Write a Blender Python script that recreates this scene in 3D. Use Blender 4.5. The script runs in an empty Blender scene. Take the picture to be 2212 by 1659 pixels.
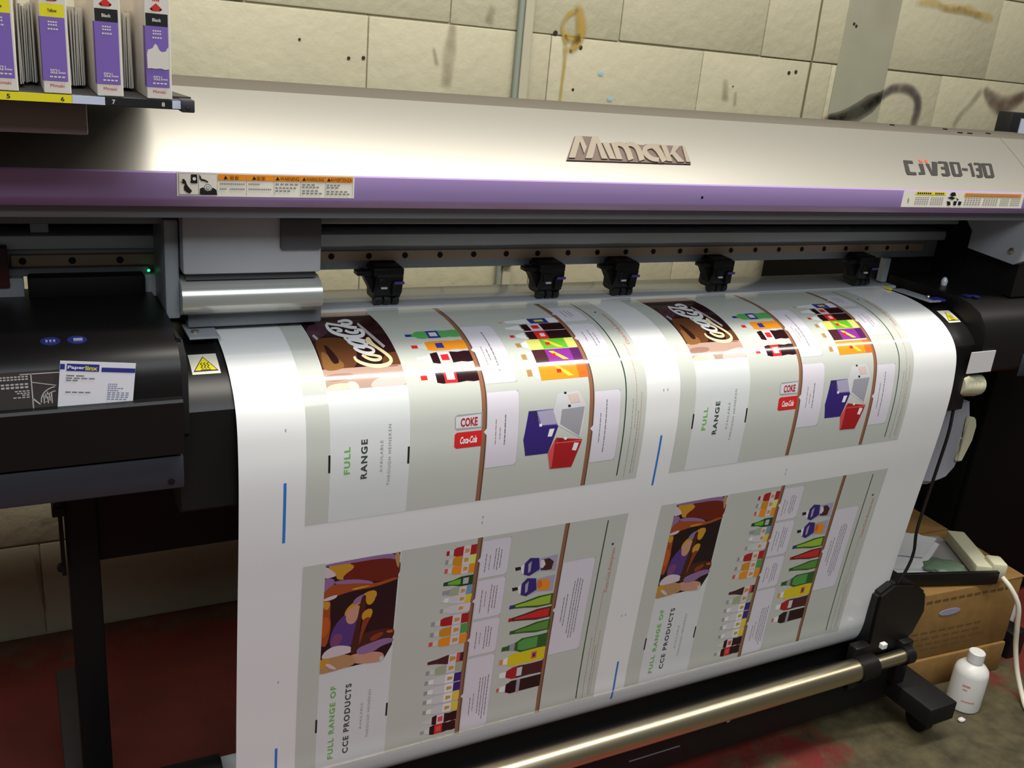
import bpy, bmesh, math, random
from mathutils import Vector, Matrix
random.seed(7)
SC = bpy.context.scene
COL = SC.collection
R_ = math.radians

# ------------------------------------------------------------------ colours and materials
def lin(c):
    f = lambda v: v / 12.92 if v <= .04045 else ((v + .055) / 1.055) ** 2.4
    return tuple(f(v / 255) for v in c)

def mat(name, rgb, rough=.5, metal=0., spec=.5, noise=0., nscale=20., bump=0., bscale=60., emit=None, alpha=None, trans=0.):
    m = bpy.data.materials.new(name); m.use_nodes = True
    nt = m.node_tree; b = nt.nodes['Principled BSDF']
    c = lin(rgb)
    b.inputs['Base Color'].default_value = (*c, 1)
    b.inputs['Roughness'].default_value = rough
    b.inputs['Metallic'].default_value = metal
    b.inputs['Specular IOR Level'].default_value = spec
    if trans: b.inputs['Transmission Weight'].default_value = trans
    if alpha is not None: b.inputs['Alpha'].default_value = alpha
    if emit:
        b.inputs['Emission Color'].default_value = (*c, 1); b.inputs['Emission Strength'].default_value = emit
    tc = None
    if noise or bump:
        tc = nt.nodes.new('ShaderNodeTexCoord')
    if noise:
        n = nt.nodes.new('ShaderNodeTexNoise'); n.inputs['Scale'].default_value = nscale; n.inputs['Detail'].default_value = 5
        r = nt.nodes.new('ShaderNodeMapRange'); r.inputs['From Min'].default_value = .3; r.inputs['From Max'].default_value = .7
        r.inputs['To Min'].default_value = 1 - noise; r.inputs['To Max'].default_value = 1 + noise
        mx = nt.nodes.new('ShaderNodeMix'); mx.data_type = 'RGBA'; mx.blend_type = 'MULTIPLY'; mx.inputs[0].default_value = 1
        nt.links.new(tc.outputs['Object'], n.inputs['Vector']); nt.links.new(n.outputs['Fac'], r.inputs['Value'])
        mx.inputs[6].default_value = (*c, 1); nt.links.new(r.outputs['Result'], mx.inputs[7])
        nt.links.new(mx.outputs[2], b.inputs['Base Color'])
    if bump:
        n2 = nt.nodes.new('ShaderNodeTexNoise'); n2.inputs['Scale'].default_value = bscale; n2.inputs['Detail'].default_value = 4
        bp = nt.nodes.new('ShaderNodeBump'); bp.inputs['Strength'].default_value = bump; bp.inputs['Distance'].default_value = .01
        nt.links.new(tc.outputs['Object'], n2.inputs['Vector']); nt.links.new(n2.outputs['Fac'], bp.inputs['Height'])
        nt.links.new(bp.outputs['Normal'], b.inputs['Normal'])
    return m

def fade_mat(name, rgb, strength=1., nscale=25.):
    """paint or grime soaked into the wall: opacity follows the stain's own edge (vertex attribute) and a noise"""
    m = mat(name, rgb, .75)
    nt = m.node_tree; b = nt.nodes['Principled BSDF']
    a = nt.nodes.new('ShaderNodeAttribute'); a.attribute_name = 'fade'
    tc = nt.nodes.new('ShaderNodeTexCoord')
    n = nt.nodes.new('ShaderNodeTexNoise'); n.inputs['Scale'].default_value = nscale; n.inputs['Detail'].default_value = 5
    nt.links.new(tc.outputs['Object'], n.inputs['Vector'])
    r = nt.nodes.new('ShaderNodeMapRange'); r.inputs['From Min'].default_value = .25; r.inputs['From Max'].default_value = .6
    r.inputs['To Min'].default_value = .45; r.inputs['To Max'].default_value = 1.0
    nt.links.new(n.outputs['Fac'], r.inputs['Value'])
    p = nt.nodes.new('ShaderNodeMath'); p.operation = 'MULTIPLY'; p.inputs[1].default_value = strength
    q = nt.nodes.new('ShaderNodeMath'); q.operation = 'MULTIPLY'; q.use_clamp = True
    nt.links.new(a.outputs['Fac'], p.inputs[0]); nt.links.new(p.outputs[0], q.inputs[0]); nt.links.new(r.outputs['Result'], q.inputs[1])
    nt.links.new(q.outputs[0], b.inputs['Alpha'])
    return m

INK = dict(
 bg=(201,204,196), bg2=(203,205,198), panel=(221,224,224), ink=(32,34,34), wood=(150,104,78), wooddark=(96,66,54), greenink=(52,70,58),
 p_dark=(48,24,26), p_pink=(176,150,146), p_plum=(78,48,58), p_brown=(102,62,36), p_tan=(138,96,52), p_rose=(184,152,136), p_beige=(226,206,182),
 p_cream=(246,236,198), p_pale=(216,194,186), p_rosed=(160,120,104), p_script=(248,226,176), p_grey=(186,176,178), white=(240,240,240),
 sprite=(96,176,96), orange=(240,150,40), cola=(44,18,24), pale=(226,214,220), blue=(44,58,150), red=(214,44,46), clear=(214,214,210),
 silver=(214,212,216), silverd=(160,158,166), orangecap=(226,150,70), yellowp=(232,206,72), limeyel=(226,230,120), lime=(110,190,50),
 colabrown=(74,40,44), purple=(140,50,150), purpled=(90,36,96), tan=(176,138,84), orangered=(226,112,42), navy=(58,42,120), navyl=(120,112,168),
 lilac=(176,168,196), redd=(176,34,42), redl=(226,84,84), card=(226,221,231), cardedge=(192,188,194), txt=(120,118,124), txtr=(170,140,132),
 txtr2=(196,160,146), txt2=(150,148,142), i_dark=(36,20,26), i_pale=(216,200,206), i_lilac=(150,112,160), i_gold=(206,150,44), i_red=(112,34,22),
 i_tan=(188,144,100), i_amber=(166,78,36), i_orange=(196,92,34), i_viol=(88,60,128), i_violl=(124,72,116), i_skin=(206,152,128), i_brown=(72,36,30),
 i_rust=(140,62,30), amber=(214,146,40), glassg=(30,74,42), greyg=(170,180,150), bluel=(116,160,196), greenp=(90,160,80), greend=(52,100,44),
 limeb=(164,196,62), brownd=(88,44,36), greenm=(100,150,66), yellow=(226,204,34), colad=(80,36,42), gold2=(206,160,74), regblue=(58,124,206),
 greentext=(118,184,92), darktext=(66,72,72), greytext=(140,146,146), redscript=(206,110,100))
INKM = {}
def ink(n):
    if n not in INKM: INKM[n] = mat('print_ink_' + n, INK[n], .11, 0, .5)
    return INKM[n]

M = dict(
 wall=None, silver=mat('silver_paint', (150,147,139), .40, .6, .5), topgrey=mat('top_grey_paint', (92,87,79), .75, 0, .15),
 purple=mat('purple_paint', (170,144,198), .42), black=mat('black_plastic', (19,17,17), .42, 0, .35), blackm=mat('black_matt_steel', (17,15,15), .6, 0, .3),
 apron=mat('black_heater_plate', (20,19,19), .38, 0, .35), paper=mat('glossy_vinyl', (236,236,235), .11, 0, .5),
 alu=mat('aluminium', (208,212,217), .4, .15), alud=mat('dark_aluminium', (128,132,138), .45, .2), greym=mat('grey_metal', (166,171,177), .45, .2),
 steel=mat('polished_steel', (205,193,165), .30, 1.), guide=mat('brown_guide_rail', (196,170,146), .45, .15), bolt=mat('dark_bolt', (24,22,22), .5, .5),
 platen=mat('grey_glossy_platen', (190,192,197), .12, .0), white=mat('white_plastic', (226,226,224), .45), paperw=mat('white_card', (240,238,244), .5),
 yellow=mat('yellow_label', (236,222,30), .45), orange=mat('orange_label', (232,140,16), .5), label=mat('white_label', (228,222,208), .5),
 ltext=mat('label_grey_text', (138,134,128), .6), dark=mat('label_black', (20,18,18), .5), red=mat('red_print', (206,42,36), .5),
 bluedark=mat('dark_blue_sticker', (32,38,104), .45), blue=mat('blue_print', (50,56,142), .45), cream=mat('cream_plastic', (206,202,172), .45), card=mat('cardboard', (138,103,52), .8, noise=.12, nscale=30),
 cardd=mat('cardboard_print', (104,74,40), .8), cable=mat('white_cable', (214,208,190), .5), blackc=mat('black_cable', (14,13,13), .5),
 cartw=mat('white_carton', (226,218,206), .5), cartp=mat('purple_carton', (128,98,180), .5), fin=mat('clear_plastic_guide', (238,234,224), .35),
 shelf=mat('dark_grey_shelf', (62,60,62), .5), endcap=mat('charcoal_plastic', (52,50,54), .5), rackgrey=mat('rack_grey', (146,140,138), .5),
 lbwhite=mat('pale_blue_label', (206,212,232), .5), head=mat('print_head_grey', (190,195,202), .4, .1), headl=mat('print_head_cover', (206,206,200), .22, .5),
 headd=mat('print_head_dark', (84,86,92), .5), clip=mat('purple_clip', (92,66,140), .5), led=mat('green_led', (60,230,150), .4, emit=1.6),
 badge=mat('badge_metal', (130,120,106), .45, .3), badged=mat('badge_dark', (84,66,56), .5), logo=mat('model_dark_grey', (30,27,26), .6),
 bottle=mat('translucent_bottle', (186,186,196), .35, alpha=.72), bottlew=mat('white_bottle', (214,212,208), .4), maroon=mat('maroon_plastic', (84,36,40), .5),
 cabinet=mat('black_cabinet', (11,10,10), .7, 0, .12), bag=mat('green_bag', (106,126,104), .35), sheet=mat('white_paper_sheet', (206,204,204), .7),
 darkcard=mat('dark_grey_card', (66,60,58), .55), cardline=mat('card_white_print', (198,194,190), .5), monitor=mat('monitor_black', (22,22,24), .5),
 screen=mat('monitor_edge', (190,194,214), .4), conduit=mat('conduit_paint', (168,163,140), .5), conduitd=mat('conduit_grey', (128,134,122), .5),
 strip=mat('grey_green_wall_paint', (146,144,124), .7, noise=.06, nscale=9), hole=mat('dark_hole', (40,30,24), .9), stationgrey=mat('dark_slate_plastic', (44,46,54), .5),
 redtext=mat('red_wordmark', (214,70,50), .5), yellowtext=mat('yellow_wordmark', (236,226,60), .5), mortar=mat('mortar', (160,153,128), .9, bump=.4, bscale=70),
 foot=mat('dark_grey_foot', (56,50,52), .6), linkgrey=mat('grey_print', (150,150,176), .6))

# ------------------------------------------------------------------ mesh helpers
WM = {}
def wm(o): return WM.get(o.name, Matrix.Identity(4)) if o else Matrix.Identity(4)

def link(o, parent=None):
    COL.objects.link(o)
    if parent: o.parent = parent
    return o

def thing(name, label, cat, loc=(0, 0, 0), rz=0., group=None):
    o = bpy.data.objects.new(name, None); link(o)
    o.empty_display_size = .05
    o.location = loc; o.rotation_euler = (0, 0, rz)
    WM[o.name] = Matrix.Translation(loc) @ Matrix.Rotation(rz, 4, 'Z')
    return tag(o, label, cat, group)

def tag(o, label=None, cat=None, group=None, kind=None):
    if label: o['label'] = label
    if cat: o['category'] = cat
    if group: o['group'] = group
    if kind: o['kind'] = kind
    return o

def obj(name, bm, mats, parent=None, smooth=None, base=None, label=None, local=False):
    """bm is in world space (or in the parent's space when local); links ONE mesh object"""
    if not isinstance(mats, (list, tuple)): mats = [mats]
    me = bpy.data.meshes.new(name)
    if parent is not None and not local: bm.transform(wm(parent).inverted())
    if parent is None and base is not None: bm.transform(Matrix.Translation(base).inverted())
    bmesh.ops.recalc_face_normals(bm, faces=bm.faces[:]) if smooth != 'keep' else None
    bm.to_mesh(me); bm.free()
    for m in mats: me.materials.append(m)
    o = bpy.data.objects.new(name, me); link(o, parent)
    if parent is None and base is not None: o.location = base; WM[o.name] = Matrix.Translation(base)
    elif parent is not None: WM[o.name] = wm(parent).copy()
    if smooth and smooth != 'keep':
        for p in me.polygons: p.use_smooth = True
        try: me.set_sharp_from_angle(angle=R_(smooth if smooth > 1 else 35))
        except Exception: pass
    if label: o['label'] = label
    return o

def nb(): return bmesh.new()

def box(bm, x0, x1, y0, y1, z0, z1, bev=0., mi=0, mtx=None, seg=2):
    g = bmesh.ops.create_cube(bm, size=1)
    vs = g['verts']
    for v in vs: v.co = Vector((x0 + (v.co.x + .5) * (x1 - x0), y0 + (v.co.y + .5) * (y1 - y0), z0 + (v.co.z + .5) * (z1 - z0)))
    fs = set(f for v in vs for f in v.link_faces)
    if bev:
        es = list(set(e for f in fs for e in f.edges))
        r = bmesh.ops.bevel(bm, geom=es, offset=bev, segments=seg, profile=.5, affect='EDGES')
        fs = set(r['faces']) | set(f for f in fs if f.is_valid)
        for v in list(vs):
            if v.is_valid: fs |= set(v.link_faces)
        allv = set(v for f in fs for v in f.verts)
        fs |= set(f for v in allv for f in v.link_faces)
    for f in fs: f.material_index = mi
    if mtx: bmesh.ops.transform(bm, matrix=mtx, verts=list(set(v for f in fs for v in f.verts)))
    return bm

def BX(*a, **k): return box(nb(), *a, **k)

def prism(bm, prof, x0, x1, mi=0, ax='x'):
    """closed 2D outline extruded along an axis: x: outline (y,z); y: (x,z); z: (x,y)"""
    def P(a, b, t): return {'x': (t, a, b), 'y': (a, t, b), 'z': (a, b, t)}[ax]
    A = [bm.verts.new(P(a, b, x0)) for a, b in prof]; B = [bm.verts.new(P(a, b, x1)) for a, b in prof]
    n = len(prof)
    fs = [bm.faces.new((A[i], A[(i + 1) % n], B[(i + 1) % n], B[i])) for i in range(n)]
    fs.append(bm.faces.new(A[::-1])); fs.append(bm.faces.new(B))
    for f in fs: f.material_index = mi
    return bm

def cyl(bm, p0, p1, r0, r1=None, seg=20, mi=0):
    p0 = Vector(p0); p1 = Vector(p1); d = p1 - p0
    r1 = r0 if r1 is None else r1
    q = d.to_track_quat('Z', 'Y').to_matrix().to_4x4()
    g = bmesh.ops.create_cone(bm, cap_ends=True, segments=seg, radius1=r0, radius2=r1, depth=d.length, matrix=Matrix.Translation((p0 + p1) / 2) @ q)
    for v in g['verts']:
        for f in v.link_faces: f.material_index = mi
    return bm

def lathe(bm, prof, origin, axis=(0, 0, 1), seg=28, mi=0):
    q = Vector(axis).to_track_quat('Z', 'Y').to_matrix().to_4x4(); T = Matrix.Translation(origin) @ q
    rings = []
    for r, z in prof:
        rings.append([bm.verts.new(T @ Vector((r * math.cos(2 * math.pi * i / seg), r * math.sin(2 * math.pi * i / seg), z))) for i in range(seg)])
    fs = []
    for a, b in zip(rings[:-1], rings[1:]):
        for i in range(seg): fs.append(bm.faces.new((a[i], a[(i + 1) % seg], b[(i + 1) % seg], b[i])))
    fs.append(bm.faces.new(rings[0][::-1])); fs.append(bm.faces.new(rings[-1]))
    for f in fs: f.material_index = mi
    return bm

def smooth_path(pts, n=8):
    P = [Vector(p) for p in pts]
    Q = [2 * P[0] - P[1]] + P + [2 * P[-1] - P[-2]]
    out = []
    for i in range(1, len(Q) - 2):
        a, b, c, d = Q[i - 1:i + 3]
        for k in range(n):
            t = k / n
            out.append(.5 * (2 * b + (c - a) * t + (2 * a - 5 * b + 4 * c - d) * t * t + (3 * b - a - 3 * c + d) * t ** 3))
    out.append(P[-1]); return out

def tube(bm, pts, r, seg=10, n=8, mi=0):
    P = smooth_path(pts, n)
    rings = []; up = Vector((.12, .31, .94)).normalized()
    for i, p in enumerate(P):
        d = (P[min(i + 1, len(P) - 1)] - P[max(i - 1, 0)]).normalized()
        s = d.cross(up).normalized(); u = s.cross(d)
        rings.append([bm.verts.new(p + r * (math.cos(2 * math.pi * k / seg) * s + math.sin(2 * math.pi * k / seg) * u)) for k in range(seg)])
    for a, b in zip(rings[:-1], rings[1:]):
        for i in range(seg): bm.faces.new((a[i], a[(i + 1) % seg], b[(i + 1) % seg], b[i])).material_index = mi
    bm.faces.new(rings[0][::-1]); bm.faces.new(rings[-1])
    return bm

def text2d(s, bold=0., shear=0., space=1.):
    """outline of a word as flat triangles: (verts, faces, bounds)"""
    cu = bpy.data.curves.new('lettering', 'FONT'); cu.body = s; cu.shear = shear; cu.offset = bold; cu.space_character = space; cu.resolution_u = 3
    o = bpy.data.objects.new('lettering', cu); COL.objects.link(o)
    bpy.context.view_layer.update()
    me = bpy.data.meshes.new_from_object(o.evaluated_get(bpy.context.evaluated_depsgraph_get()))
    V = [(v.co.x, v.co.y) for v in me.vertices]; F = [tuple(p.vertices) for p in me.polygons]
    bpy.data.objects.remove(o); bpy.data.curves.remove(cu); bpy.data.meshes.remove(me)
    xs = [v[0] for v in V]; ys = [v[1] for v in V]
    return V, F, (min(xs), max(xs), min(ys), max(ys))

def add_text(bm, s, fn, length, height, mi=0, **k):
    """fn(a, b) -> position, a along the reading direction 0..length, b upward 0..height"""
    V, F, (x0, x1, y0, y1) = text2d(s, **k)
    if not F: return
    y0 = min(y0, 0) if y0 > -.02 else y0
    vs = [bm.verts.new(fn((x - x0) / (x1 - x0) * length, (y - y0) / (y1 - y0) * height)) for x, y in V]
    for f in F:
        try: bm.faces.new([vs[i] for i in f]).material_index = mi
        except ValueError: pass

def quad(bm, pts, mi=0):
    f = bm.faces.new([bm.verts.new(p) for p in pts]); f.material_index = mi; return f

def parse(t):
    out = []
    for l in t.strip().splitlines():
        w = l.split(); n = [int(v) / 1e4 for v in w[2:]]
        out.append((w[0], int(w[1]), list(zip(n[0::2], n[1::2]))))
    return out

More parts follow.
